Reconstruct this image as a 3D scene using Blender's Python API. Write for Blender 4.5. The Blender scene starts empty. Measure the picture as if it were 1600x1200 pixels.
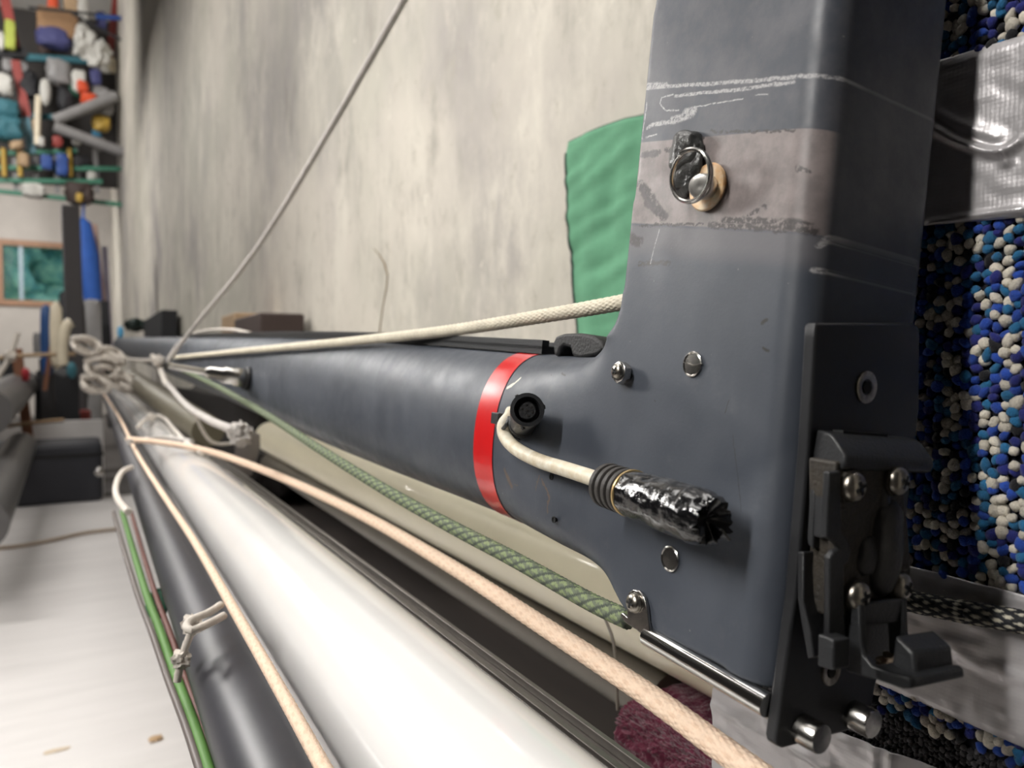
import bpy, bmesh, math, random
import numpy as np
from mathutils import Vector, Matrix, noise
random.seed(7)
S = bpy.context.scene
COL = S.collection
# ------------------------------------------------------------------ camera
F = 1150.0
yaw = math.atan(680 / F); pit = math.atan(40 * math.cos(yaw) / F)
cf = Vector((math.sin(yaw) * math.cos(pit), math.cos(yaw) * math.cos(pit), -math.sin(pit)))
cr = Vector((math.cos(yaw), -math.sin(yaw), 0)); cu = cr.cross(cf)
cd = bpy.data.cameras.new('camera'); cam = bpy.data.objects.new('camera', cd); COL.objects.link(cam)
cam.matrix_world = Matrix(((cr.x, cu.x, -cf.x, 0), (cr.y, cu.y, -cf.y, 0), (cr.z, cu.z, -cf.z, 0), (0, 0, 0, 1)))
cd.sensor_width = 36; cd.lens = 36 * F / 1600; cd.clip_start = .01; cd.clip_end = 200
cd.dof.use_dof = True; cd.dof.focus_distance = .43; cd.dof.aperture_fstop = 8.0
S.camera = cam
# ------------------------------------------------------------------ world, lights, exposure
S.view_settings.view_transform = 'Standard'; S.view_settings.look = 'None'
S.view_settings.gamma = 1; S.view_settings.use_curve_mapping = False
S.view_settings.exposure = 0.0
W = bpy.data.worlds.new('world'); S.world = W; W.use_nodes = True
W.node_tree.nodes['Background'].inputs[0].default_value = (.42, .66, .95, 1)
W.node_tree.nodes['Background'].inputs[1].default_value = 1.3
def area(loc, tgt, sx, sy, e, c=(1, .97, .93)):
    l = bpy.data.lights.new('unseen_lamp', 'AREA'); l.shape = 'RECTANGLE'; l.size = sx; l.size_y = sy; l.energy = e; l.color = c
    o = bpy.data.objects.new('unseen_lamp', l); COL.objects.link(o); o.location = loc
    d = Vector(tgt) - Vector(loc); o.rotation_euler = d.to_track_quat('-Z', 'Y').to_euler()
    return o
area((-1.7, .30, 1.5), (.3, .27, -.1), .08, 1.2, 56)
area((-.1, 1.9, 3.2), (-.1, 1.9, 0), 1.6, 2.4, 70)  # soft panel added overhead, out of view, to whiten boom and bench
area((-.85, 2.4, .95), (.26, .35, -.05), .42, .42, 27)  # unseen square lamp placed to throw the socket and plug shadows
area((-1.6, 5.0, 2.8), (-.6, 5, -1), .25, 1.8, 70)  # from here on, unseen fill lamps down the hall to the far wall
area((-1.6, 9.5, 3.0), (-.6, 9.5, -1), .25, 1.8, 110)
area((-2.6, 11.5, 4.8), (-1.2, 15.8, 3.2), .6, 3.0, 230)
area((-1.6, 16.5, 3.0), (-1, 19.8, 0), .4, 2.4, 160)
# ------------------------------------------------------------------ pixel <-> world helpers
def ray(x, y): return (cf * F + cr * (x - 800) - cu * (y - 600)) / F
def WX(x, y, X): d = ray(x, y); return d * (X / d.x)
def WY(x, y, Y): d = ray(x, y); return d * (Y / d.y)
def WZ(x, y, Z): d = ray(x, y); return d * (Z / d.z)
# mast frame: x = into the mast towards the wall, y = along the mast away from the head, z = up the head
ma = ray(130, 527).normalized()
mX = ma.cross(Vector((0, 0, 1))).normalized(); mZ = mX.cross(ma)
ph = math.radians(5.5)
mU = mZ * math.cos(ph) + mX * math.sin(ph); mW = mX * math.cos(ph) - mZ * math.sin(ph)
mO = WX(1225, 700, .26)
def LW(x, y, w=0):
    d = ray(x, y); t = (w + mW.dot(mO)) / mW.dot(d); q = d * t - mO
    return Vector((q.dot(mW), q.dot(ma), q.dot(mU)))
def LA(x, y, a):
    d = ray(x, y); t = (a + ma.dot(mO)) / ma.dot(d); q = d * t - mO
    return Vector((q.dot(mW), q.dot(ma), q.dot(mU)))
def M2W(v): return mO + mW * v[0] + ma * v[1] + mU * v[2]
# ------------------------------------------------------------------ materials
def nd(t, k, **kw):
    n = t.nodes.new(k)
    for a, b in kw.items():
        if hasattr(n, a): setattr(n, a, b)
    return n
def mat(name, col, rough=.5, metal=0, var=.0, vscale=20, bump=0, bscale=200, coat=0, attr=False, sheen=0, col2=None, stretch=None, emit=None, spec=None):
    m = bpy.data.materials.new(name); m.use_nodes = True; t = m.node_tree; b = t.nodes['Principled BSDF']
    b.inputs['Base Color'].default_value = (*col, 1); b.inputs['Roughness'].default_value = rough; b.inputs['Metallic'].default_value = metal
    b.inputs['Coat Weight'].default_value = coat; b.inputs['Sheen Weight'].default_value = sheen
    if spec is not None: b.inputs['Specular IOR Level'].default_value = spec
    tc = nd(t, 'ShaderNodeTexCoord'); vec = tc.outputs['Object']
    if stretch:
        mp = nd(t, 'ShaderNodeMapping'); mp.inputs['Scale'].default_value = stretch; t.links.new(vec, mp.inputs[0]); vec = mp.outputs[0]
    src = None
    if attr:
        at = nd(t, 'ShaderNodeAttribute'); at.attribute_name = 'Col'; src = at.outputs['Color']
    if var or col2:
        n = nd(t, 'ShaderNodeTexNoise'); n.inputs['Scale'].default_value = vscale; n.inputs['Detail'].default_value = 5; n.inputs['Roughness'].default_value = .65
        t.links.new(vec, n.inputs['Vector'])
        mr = nd(t, 'ShaderNodeMapRange'); mr.inputs[1].default_value = .3; mr.inputs[2].default_value = .7; t.links.new(n.outputs['Fac'], mr.inputs[0])
        mx = nd(t, 'ShaderNodeMix', data_type='RGBA')
        c2 = col2 if col2 else tuple(c * (1 - var) for c in col)
        if src is not None:
            mx.blend_type = 'MULTIPLY'; mx.inputs[0].default_value = 1
            mm = nd(t, 'ShaderNodeMapRange'); mm.inputs[3].default_value = 1 - var; mm.inputs[4].default_value = 1 + var * .3; t.links.new(mr.outputs[0], mm.inputs[0])
            t.links.new(src, mx.inputs[6]); t.links.new(mm.outputs[0], mx.inputs[7])
        else:
            t.links.new(mr.outputs[0], mx.inputs[0]); mx.inputs[6].default_value = (*col, 1); mx.inputs[7].default_value = (*c2, 1)
        src = mx.outputs[2]
    if src is not None: t.links.new(src, b.inputs['Base Color'])
    if bump:
        n = nd(t, 'ShaderNodeTexNoise'); n.inputs['Scale'].default_value = bscale; n.inputs['Detail'].default_value = 4
        t.links.new(vec, n.inputs['Vector'])
        bp = nd(t, 'ShaderNodeBump'); bp.inputs['Strength'].default_value = bump; bp.inputs['Distance'].default_value = .002
        t.links.new(n.outputs['Fac'], bp.inputs['Height']); t.links.new(bp.outputs[0], b.inputs['Normal'])
    if emit:
        b.inputs['Emission Color'].default_value = (*col, 1); b.inputs['Emission Strength'].default_value = emit
        if src is not None: t.links.new(src, b.inputs['Emission Color'])
    return m
def sr(r, g, b):
    f = lambda c: ((c / 255) / 12.92 if c / 255 < .04045 else ((c / 255 + .055) / 1.055) ** 2.4)
    return (f(r), f(g), f(b))
steel = mat('steel', (.62, .6, .57), .22, 1, .35, 300)
chrome = mat('chrome', (.75, .74, .72), .1, 1)
dsteel = mat('dirty_steel', (.5, .46, .4), .3, 1, .5, 400)
dark = mat('recess_dark', (.01, .01, .01), .8)
blackpl = mat('black_plastic', (.022, .023, .025), .42, 0, .3, 60, .15, 700)
blackru = mat('black_rubber', (.012, .012, .013), .6, 0, .3, 90, .3, 500)
anod = mat('black_anodised', (.03, .031, .034), .38, .3, .25, 40, .08, 1500)
diecast = mat('dirty_diecast', (.035, .032, .028), .6, .2, 0, 90, .4, 500, col2=(.05, .04, .028))
# ------------------------------------------------------------------ mesh builder
class MB:
    def __init__(s): s.v = []; s.f = []; s.mi = []
    def add(s, v, f, mi=0):
        o = len(s.v); s.v += [tuple(p) for p in v]; s.f += [tuple(i + o for i in q) for q in f]; s.mi += [mi] * len(f); return s
    def box(s, c, d, R=None, mi=0):
        R = R or Matrix.Identity(3); c = Vector(c)
        v = [c + R @ Vector((x * d[0] / 2, y * d[1] / 2, z * d[2] / 2)) for x in (-1, 1) for y in (-1, 1) for z in (-1, 1)]
        return s.add(v, [(0, 1, 3, 2), (4, 6, 7, 5), (0, 4, 5, 1), (2, 3, 7, 6), (0, 2, 6, 4), (1, 5, 7, 3)], mi)
    def beam(s, p, q, w, h, up=(0, 0, 1), mi=0):
        p = Vector(p); q = Vector(q); d = (q - p); L = d.length; d.normalize()
        x = d.cross(Vector(up))
        if x.length < 1e-4: x = d.cross(Vector((0, 1, 0)))
        x.normalize(); z = x.cross(d)
        R = Matrix((x, d, z)).transposed()
        return s.box((p + q) / 2, (w, L, h), R, mi)
    def tube(s, pts, r, n=12, mi=0, cap=True, sq=None):
        pts = [Vector(p) for p in pts]; m = len(pts)
        rr = r if isinstance(r, (list, tuple)) else [r] * m
        T = [(pts[min(i + 1, m - 1)] - pts[max(i - 1, 0)]).normalized() for i in range(m)]
        a = Vector((0, 0, 1)) if abs(T[0].z) < .9 else Vector((1, 0, 0))
        N = (a - T[0] * a.dot(T[0])).normalized(); v = []; f = []
        for i in range(m):
            N = (N - T[i] * N.dot(T[i])).normalized(); B = T[i].cross(N)
            for k in range(n):
                t = 2 * math.pi * k / n; v.append(pts[i] + (N * math.cos(t) * (sq or 1) + B * math.sin(t)) * rr[i])
        for i in range(m - 1):
            for k in range(n):
                f.append((i * n + k, i * n + (k + 1) % n, (i + 1) * n + (k + 1) % n, (i + 1) * n + k))
        if cap: f += [tuple(range(n - 1, -1, -1)), tuple((m - 1) * n + k for k in range(n))]
        return s.add(v, f, mi)
    def lathe(s, prof, o, ax, n=24, mi=0):          # prof: (r, h) list along axis
        o = Vector(o); ax = Vector(ax).normalized(); a = Vector((0, 0, 1)) if abs(ax.z) < .9 else Vector((1, 0, 0))
        N = (a - ax * a.dot(ax)).normalized(); B = ax.cross(N); v = []; f = []
        for r, h in prof:
            for k in range(n):
                t = 2 * math.pi * k / n; v.append(o + ax * h + (N * math.cos(t) + B * math.sin(t)) * max(r, 1e-5))
        m = len(prof)
        for i in range(m - 1):
            for k in range(n): f.append((i * n + k, i * n + (k + 1) % n, (i + 1) * n + (k + 1) % n, (i + 1) * n + k))
        f += [tuple(range(n - 1, -1, -1)), tuple((m - 1) * n + k for k in range(n))]
        return s.add(v, f, mi)
    def prism(s, poly, off, mi=0):
        poly = [Vector(p) for p in poly]; off = Vector(off); n = len(poly)
        v = poly + [p + off for p in poly]
        f = [tuple(range(n)), tuple(range(2 * n - 1, n - 1, -1))] + [(i, i + n, (i + 1) % n + n, (i + 1) % n) for i in range(n)]
        return s.add(v, f, mi)
    def blob(s, c, d, seed=0, amp=.18, freq=2.5, sub=3, mi=0, box=.5):
        bm = bmesh.new(); bmesh.ops.create_icosphere(bm, subdivisions=sub, radius=1)
        v = []
        for q in bm.verts:
            p = q.co.copy()
            mx = max(abs(p.x), abs(p.y), abs(p.z)); p = p.lerp(p / mx, box)
            k = 1 + amp * noise.noise(q.co * freq + Vector((seed * 3.1, seed, 0)))
            v.append(Vector(c) + Vector((p.x * d[0] / 2, p.y * d[1] / 2, p.z * d[2] / 2)) * k)
        f = [tuple(x.index for x in q.verts) for q in bm.faces]; bm.free()
        return s.add(v, f, mi)
    def mesh(s, name, mats, angle=40):
        me = bpy.data.meshes.new(name); me.from_pydata(s.v, [], s.f)
        for m in (mats if isinstance(mats, (list, tuple)) else [mats]): me.materials.append(m)
        bm = bmesh.new(); bm.from_mesh(me); bmesh.ops.recalc_face_normals(bm, faces=bm.faces)
        bm.to_mesh(me); bm.free()
        me.polygons.foreach_set('material_index', s.mi)
        me.polygons.foreach_set('use_smooth', [True] * len(me.polygons)); me.set_sharp_from_angle(angle=math.radians(angle))
        me.update(); return me
    def build(s, name, mats, parent=None, bevel=0, seg=2, angle=40, **tags):
        o = bpy.data.objects.new(name, s.mesh(name, mats, angle)); COL.objects.link(o)
        if parent: o.parent = parent
        if bevel:
            b = o.modifiers.new('bevel', 'BEVEL'); b.width = bevel; b.segments = seg; b.limit_method = 'ANGLE'; b.angle_limit = math.radians(35); b.harden_normals = False
        for k, x in tags.items(): o[k] = x
        return o
def empty(name, loc, label, cat, group=None):
    o = bpy.data.objects.new(name, None); COL.objects.link(o); o.empty_display_size = .05; o.location = loc
    o['label'] = label; o['category'] = cat
    if group: o['group'] = group
    return o
def smooth_path(pts, step):
    P = [Vector(p) for p in pts]; P = [P[0] * 2 - P[1]] + P + [P[-1] * 2 - P[-2]]; out = []
    for i in range(1, len(P) - 2):
        a, b, c, d = P[i - 1:i + 3]
        L = (c - b).length; n = max(2, int(L / (step(b) if callable(step) else step)))
        for k in range(n):
            t = k / n
            out.append(.5 * ((2 * b) + (c - a) * t + (2 * a - 5 * b + 4 * c - d) * t * t + (3 * b - a - 3 * c + d) * t ** 3))
    out.append(P[-2]); return out
def braid(pts, r, pitch=.012, n=8, nth=24, depth=.1, step=None, colf=None, cell=1.0, fuzz=0):
    """round braided rope: real relief of interlocking strands, colour per strand crossing"""
    pts = smooth_path(pts, step or (lambda p: max(.0009, p.length * .0022))); m = len(pts)
    T = [(pts[min(i + 1, m - 1)] - pts[max(i - 1, 0)]).normalized() for i in range(m)]
    a = Vector((0, 0, 1)) if abs(T[0].z) < .9 else Vector((1, 0, 0)); N = (a - T[0] * a.dot(T[0])).normalized()
    v = []; f = []; cols = []; s = 0
    for i in range(m):
        if i: s += (pts[i] - pts[i - 1]).length
        N = (N - T[i] * N.dot(T[i])).normalized(); B = T[i].cross(N)
        for k in range(nth):
            t = k / nth; A = n * t + s / pitch; C = n * t - s / pitch
            ia, ic = math.floor(A), math.floor(C); fa, fc = A - ia, C - ic
            over = (ia + ic) % 2
            h = (math.sin(math.pi * fa) if over else math.sin(math.pi * fc)) ** .5
            e = (math.sin(math.pi * fc) if over else math.sin(math.pi * fa)) ** .35
            R = r * (1 - depth + depth * h * e + fuzz * random.uniform(-1, 1))
            v.append(pts[i] + (N * math.cos(2 * math.pi * t) + B * math.sin(2 * math.pi * t)) * R)
            if colf: cols.append(colf(ia % n, ic % n, over, ia, ic))
    for i in range(m - 1):
        for k in range(nth): f.append((i * nth + k, i * nth + (k + 1) % nth, (i + 1) * nth + (k + 1) % nth, (i + 1) * nth + k))
    f += [tuple(range(nth - 1, -1, -1)), tuple((m - 1) * nth + k for k in range(nth))]
    return v, f, cols
def rope(name, pts, r, m, label, cat='rope', colf=None, group=None, parent=None, **kw):
    v, f, cols = braid(pts, r, colf=colf, **kw)
    me = bpy.data.meshes.new(name); me.from_pydata(v, [], f); me.materials.append(m)
    me.polygons.foreach_set('use_smooth', [True] * len(f))
    if colf:
        ca = me.color_attributes.new('Col', 'FLOAT_COLOR', 'POINT')
        ca.data.foreach_set('color', [x for c in cols for x in (*c, 1)])
    o = bpy.data.objects.new(name, me); COL.objects.link(o)
    if parent: o.parent = parent
    else:
        o['label'] = label; o['category'] = cat
        if group: o['group'] = group
    return o
def thing(o, label, cat, group=None):
    o['label'] = label; o['category'] = cat
    if group: o['group'] = group
    return o
# ================================================================== SETTING
def concrete():
    m = bpy.data.materials.new('concrete'); m.use_nodes = True; t = m.node_tree; b = t.nodes['Principled BSDF']
    L = t.links.new; tc = nd(t, 'ShaderNodeTexCoord')
    def nz(sc, stretch, det=6, ro=.6):
        mp = nd(t, 'ShaderNodeMapping'); mp.inputs['Scale'].default_value = stretch; L(tc.outputs['Object'], mp.inputs[0])
        n = nd(t, 'ShaderNodeTexNoise'); n.inputs['Scale'].default_value = sc; n.inputs['Detail'].default_value = det; n.inputs['Roughness'].default_value = ro
        L(mp.outputs[0], n.inputs['Vector']); return n.outputs['Fac']
    def mix(fac, lo, hi, c1, c2):
        r = nd(t, 'ShaderNodeMapRange'); r.inputs[1].default_value = lo; r.inputs[2].default_value = hi; r.interpolation_type = 'SMOOTHSTEP'; L(fac, r.inputs[0])
        x = nd(t, 'ShaderNodeMix', data_type='RGBA'); L(r.outputs[0], x.inputs[0])
        for i, c in ((6, c1), (7, c2)):
            if isinstance(c, tuple): x.inputs[i].default_value = (*c, 1)
            else: L(c, x.inputs[i])
        return x.outputs[2]
    base = mix(nz(1.6, (1, .6, .7)), .38, .62, sr(182, 178, 166), sr(200, 193, 182))
    base = mix(nz(1.1, (1, .55, .45)), .47, .66, base, sr(150, 144, 142))
    base = mix(nz(5, (1, .8, .4), 8, .7), .45, .68, base, sr(208, 202, 190))
    base = mix(nz(6, (1, .9, .45), 8, .72), .50, .75, base, sr(150, 145, 136))
    base = mix(nz(24, (1, .8, .6), 5, .7), .55, .75, base, sr(166, 160, 148))
    base = mix(nz(16, (1, .8, .5), 5, .7), .62, .74, base, sr(218, 213, 200))
    L(base, b.inputs['Base Color']); b.inputs['Roughness'].default_value = .75
    bp = nd(t, 'ShaderNodeBump'); bp.inputs['Strength'].default_value = .35; bp.inputs['Distance'].default_value = .004
    L(nz(25, (1, 1, .4), 8), bp.inputs['Height']); L(bp.outputs[0], b.inputs['Normal'])
    return m
conc = concrete()
WXP = .75
def slab(name, lo, hi, m, **k):
    c = [(a + b) / 2 for a, b in zip(lo, hi)]; d = [b - a for a, b in zip(lo, hi)]
    return MB().box(c, d).build(name, m, kind='structure', **k)
slab('wall_right', (WXP, -3, -1.25), (WXP + .2, 20.4, 7.0), conc)
paintw = mat('painted_wall', sr(176, 170, 164), .8, 0, .1, 3)
white = mat('ceiling_white', (.75, .74, .72), .9)
floorm = mat('floor_dark', sr(84, 80, 78), .7, 0, .35, 2)
slab('ceiling', (-6, -3, 7.0), (WXP + .2, 20.4, 7.15), white)
darkw = mat('dark_unseen_wall', sr(60, 58, 58), .8, 0, .2, 2)  # unseen walls made dark to cut light bouncing onto the masthead's end
slab('wall_left', (-6.2, -3, -1.25), (-6, 20.4, 7.0), darkw)
slab('wall_back', (-6, -3.2, -1.25), (WXP, -3, 7.0), darkw)
slab('floor', (-6.2, -3.2, -1.4), (WXP + .2, 20.4, -1.25), floorm)
# far wall with its window opening
YW = 20.2
p0 = WY(6, 468, YW); p1 = WY(112, 390, YW)
wx0, wz0, wx1, wz1 = p0.x, p0.z, p1.x, p1.z
mb = MB()
for lo, hi in (((-6, -1.25), (wx0, 7.0)), ((wx1, -1.25), (WXP, 7.0)), ((wx0, -1.25), (wx1, wz0)), ((wx0, wz1), (wx1, 7.0))):
    mb.box(((lo[0] + hi[0]) / 2, YW + .1, (lo[1] + hi[1]) / 2), (hi[0] - lo[0], .2, hi[1] - lo[1]))
mb.build('wall_far', paintw, kind='structure')
wood = mat('window_wood', sr(150, 112, 84), .6, 0, .3, 12)
win = MB().box(((wx0 + wx1) / 2, YW + .12, (wz0 + wz1) / 2), (.02, .02, .02)).build('window_1', wood, kind='structure')
fr = MB(); t = .13
fr.box(((wx0 + wx1) / 2, YW - .02, wz1 + t / 2), (wx1 - wx0 + 2 * t, .12, t)).box(((wx0 + wx1) / 2, YW - .02, wz0 - t / 2), (wx1 - wx0 + 2 * t, .12, t))
fr.box((wx0 - t / 2, YW - .02, (wz0 + wz1) / 2), (t, .12, wz1 - wz0)).box((wx1 + t / 2, YW - .02, (wz0 + wz1) / 2), (t, .12, wz1 - wz0))
fr.build('window_frame', wood, win)
xm = WY(33, 430, YW).x
MB().box((xm, YW + .03, (wz0 + wz1) / 2), (.09, .07, wz1 - wz0)).build('mullion', mat('mullion_grey', sr(130, 150, 160), .5), win)
glass = mat('glass', (.95, 1, 1), .02, 0); glass.node_tree.nodes['Principled BSDF'].inputs['Transmission Weight'].default_value = 1; glass.node_tree.nodes['Principled BSDF'].inputs['IOR'].default_value = 1.06
MB().box(((wx0 + xm) / 2, YW + .08, (wz0 + wz1) / 2), (xm - wx0, .008, wz1 - wz0)).build('pane', glass, win)
MB().box(((wx1 + xm) / 2, YW + .08, (wz0 + wz1) / 2), (wx1 - xm, .008, wz1 - wz0)).build('pane', glass, win)
# foliage outside
fol = mat('garden_leaves', sr(176, 220, 190), .9, 0, 0, 5, col2=sr(74, 140, 140), spec=.1)
mb = MB()
for i in range(160):
    x = random.uniform(-5, 1.5) if i % 2 else random.uniform(-2.5, -.3); z = random.uniform(.2, 4.4); y = random.uniform(21.5, 24)
    mb.blob((x, y, z), (random.uniform(.6, 1.3), .8, random.uniform(.5, 1.2)), i, .6, 3, 2, box=0)
mb.build('garden_foliage', fol, kind='stuff', label='green tree foliage outside the far window', category='foliage')
sun = bpy.data.lights.new('sun', 'SUN'); sun.energy = 9.0; sun.angle = .02; so = bpy.data.objects.new('sun', sun); COL.objects.link(so); so.rotation_euler = Vector((.75, -.12, -.62)).to_track_quat('-Z', 'Y').to_euler(); so.location = (0, 30, 10)
slab('ground', (-12, 20.4, -1.6), (8, 40, -1.4), mat('garden_ground', sr(90, 120, 80), .9))
# hairline crack with a rusty drip and small marks on the concrete
cm = mat('crack_brown', sr(128, 112, 88), .9)
cp = [WX(x, y, WXP - .0006) for x, y in ((584, 388), (594, 400), (601, 412), (606, 430), (604, 450), (599, 475), (594, 512), (590, 560))]
MB().tube(cp, [.001, .002, .003, .0028, .0026, .002, .0025, .0025], 6).build('crack_stain', cm, kind='structure')

# ================================================================== MAST
mast = empty('mast', mO, 'dark slate grey sailboat mast lying on its side with its masthead crane nearest the camera', 'mast')
mast.matrix_world = Matrix(((mW.x, ma.x, mU.x, mO.x), (mW.y, ma.y, mU.y, mO.y), (mW.z, ma.z, mU.z, mO.z), (0, 0, 0, 1)))
def seg_paint(t, vec, segs):
    """worn paint: union of noisy strokes in the mast's own y-z plane -> mask socket"""
    L = t.links.new; out = None
    for (p, q, wd) in segs:
        p = Vector((0, p[1], p[2])); q = Vector((0, q[1], q[2])); ba = q - p
        s = nd(t, 'ShaderNodeVectorMath', operation='SUBTRACT'); L(vec, s.inputs[0]); s.inputs[1].default_value = p
        dt = nd(t, 'ShaderNodeVectorMath', operation='DOT_PRODUCT'); L(s.outputs[0], dt.inputs[0]); dt.inputs[1].default_value = ba / max(ba.length_squared, 1e-9)
        cl = nd(t, 'ShaderNodeClamp'); L(dt.outputs['Value'], cl.inputs[0])
        sc = nd(t, 'ShaderNodeVectorMath', operation='SCALE'); sc.inputs[0].default_value = ba; L(cl.outputs[0], sc.inputs['Scale'])
        d = nd(t, 'ShaderNodeVectorMath', operation='DISTANCE'); L(s.outputs[0], d.inputs[0]); L(sc.outputs[0], d.inputs[1])
        mr = nd(t, 'ShaderNodeMapRange'); L(d.outputs['Value'], mr.inputs[0]); mr.inputs[1].default_value = wd * 1.15; mr.inputs[2].default_value = wd * .6
        if out is None: out = mr.outputs[0]
        else:
            mx = nd(t, 'ShaderNodeMath', operation='MAXIMUM'); L(out, mx.inputs[0]); L(mr.outputs[0], mx.inputs[1]); out = mx.outputs[0]
    return out
def px_segs(lst):
    o = []
    for it in lst:
        *pts, wd = it
        for a, b in zip(pts[:-1], pts[1:]): o.append((LW(*a), LW(*b), wd / 3100))
    return o
def mast_paint(name, detail):
    m = bpy.data.materials.new(name); m.use_nodes = True; t = m.node_tree; b = t.nodes['Principled BSDF']; L = t.links.new
    tc = nd(t, 'ShaderNodeTexCoord'); V = tc.outputs['Object']
    def nz(sc, det=5, ro=.6, vec=V, stretch=None):
        if stretch:
            mp = nd(t, 'ShaderNodeMapping'); mp.inputs['Scale'].default_value = stretch; L(vec, mp.inputs[0]); vec = mp.outputs[0]
        n = nd(t, 'ShaderNodeTexNoise'); n.inputs['Scale'].default_value = sc; n.inputs['Detail'].default_value = det; n.inputs['Roughness'].default_value = ro
        L(vec, n.inputs['Vector']); return n
    def mr(x, a, c, lo=0, hi=1):
        r = nd(t, 'ShaderNodeMapRange'); r.interpolation_type = 'SMOOTHSTEP'; r.inputs[1].default_value = a; r.inputs[2].default_value = c; r.inputs[3].default_value = lo; r.inputs[4].default_value = hi; L(x, r.inputs[0]); return r.outputs[0]
    def mul(a, c):
        n = nd(t, 'ShaderNodeMath', operation='MULTIPLY'); L(a, n.inputs[0])
        if isinstance(c, (int, float)): n.inputs[1].default_value = c
        else: L(c, n.inputs[1])
        return n.outputs[0]
    def mix(f, a, c):
        x = nd(t, 'ShaderNodeMix', data_type='RGBA'); L(f, x.inputs[0])
        for i, q in ((6, a), (7, c)):
            if isinstance(q, tuple): x.inputs[i].default_value = (*q, 1)
            else: L(q, x.inputs[i])
        return x.outputs[2]
    col = mix(mr(nz(9).outputs['Fac'], .35, .7), sr(60, 65, 74), sr(72, 77, 86))
    col = mix(mul(mr(nz(26, 8, .7).outputs['Fac'], .55, .8), .3), col, sr(110, 112, 116))
    rough = .42
    if detail:
        sep = nd(t, 'ShaderNodeSeparateXYZ'); L(V, sep.inputs[0])
        flat = nd(t, 'ShaderNodeCombineXYZ'); L(sep.outputs[1], flat.inputs[1]); L(sep.outputs[2], flat.inputs[2])
        n1 = nz(140, 4, .7, flat.outputs[0])
        sb = nd(t, 'ShaderNodeVectorMath', operation='SUBTRACT'); L(n1.outputs['Color'], sb.inputs[0]); sb.inputs[1].default_value = (.5, .5, .5)
        sc = nd(t, 'ShaderNodeVectorMath', operation='MULTIPLY'); L(sb.outputs[0], sc.inputs[0]); sc.inputs[1].default_value = (0, .006, .006)
        ad = nd(t, 'ShaderNodeVectorMath', operation='ADD'); L(flat.outputs[0], ad.inputs[0]); L(sc.outputs[0], ad.inputs[1]); VJ = ad.outputs[0]
        sc2 = nd(t, 'ShaderNodeVectorMath', operation='MULTIPLY'); L(sb.outputs[0], sc2.inputs[0]); sc2.inputs[1].default_value = (0, .0024, .0024)
        ad2 = nd(t, 'ShaderNodeVectorMath', operation='ADD'); L(flat.outputs[0], ad2.inputs[0]); L(sc2.outputs[0], ad2.inputs[1]); VS = ad2.outputs[0]
        # dusty upper crane
        dust = mul(mr(sep.outputs[2], .075, .12), mr(nz(30, 6, .7).outputs['Fac'], .3, .75))
        col = mix(mul(dust, .35), col, sr(124, 120, 122))
        fx = mr(sep.outputs[0], .014, .006)
        # band of bare tape residue across the crane
        def line(a, c):
            A = LW(*a); C = LW(*c); k = (C.z - A.z) / (C.y - A.y)
            n = nd(t, 'ShaderNodeMath', operation='MULTIPLY_ADD'); L(sep.outputs[1], n.inputs[0]); n.inputs[1].default_value = -k; n.inputs[2].default_value = k * A.y - A.z
            s = nd(t, 'ShaderNodeMath', operation='ADD'); L(n.outputs[0], s.inputs[0]); L(sep.outputs[2], s.inputs[1]); return s.outputs[0]
        top = mr(line((1000, 222), (1290, 196)), 0, -.0006); bot = mr(line((985, 350), (1280, 366)), 0, .0012)
        band = mul(mul(top, bot), fx)
        col = mix(band, col, mix(mr(nz(70, 6, .7).outputs['Fac'], .3, .7), sr(112, 104, 103), sr(138, 128, 126)))
        # below the band, a paler scuffed zone
        low = mul(mr(line((985, 352), (1280, 366)), .001, -.001), mr(line((975, 400), (1280, 430)), -.002, .010))
        col = mix(mul(mul(low, fx), .6), col, sr(104, 101, 104))
        # dark paint chips left on the residue
        chips = seg_paint(t, VJ, px_segs([((1004, 243), (1030, 238), 7), ((1040, 234), (1062, 233), 4), ((998, 288), (1012, 300), (1035, 340), 9), ((985, 372), (1000, 378), 10), ((1000, 352), (1100, 350), 2.5),
            ((1110, 205), (1240, 205), 2.4), ((1085, 213), (1100, 215), 3), ((1130, 343), (1180, 345), (1255, 352), 6), ((1110, 352), (1260, 360), 5), ((1170, 334), (1185, 330), 3), ((1192, 322), (1196, 324), 3.5), ((1243, 262), (1258, 266), 3.5), ((1290, 270), (1300, 268), 2), ((1000, 412), (1045, 410), 5)]))
        ch = mul(mul(chips, mr(nz(420, 3, .7, flat.outputs[0]).outputs['Fac'], .38, .5)), .9)
        col = mix(mul(ch, fx), col, sr(56, 52, 52))
        blot = mul(seg_paint(t, VJ, px_segs([((1005, 242), (1024, 240), 7), ((1003, 295), (1012, 315), (1040, 338), 8), ((988, 372), (996, 378), 9)])), .8)
        col = mix(blot, col, sr(66, 62, 63))
        # white scuffs
        sf = seg_paint(t, VS, px_segs([((1008, 138), (1090, 132), (1200, 124), (1305, 113), 3.2), ((1010, 134), (1040, 133), 5), ((1055, 150), (1150, 140), (1240, 128), 3), ((1052, 148), (1034, 152), (1031, 162), (1040, 172), (1060, 172), 1.6),
            ((1012, 200), (1020, 195), (1050, 190), 4), ((1050, 188), (1082, 178), 7), ((1070, 176), (1085, 172), 7), ((1080, 168), (1160, 154), 1.2), ((1180, 150), (1200, 147), 1), ((1003, 215), (1004, 218), 1.2), ((1011, 160), (1003, 216), 1), ((1010, 215), (1026, 210), 1.6),
            ((1030, 358), (1016, 412), 1.0), ((1280, 345), (1262, 380), 3), ((1283, 330), (1290, 318), 4), ((1258, 418), (1302, 414), 4), ((1290, 333), (1320, 331), 2)]))
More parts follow.
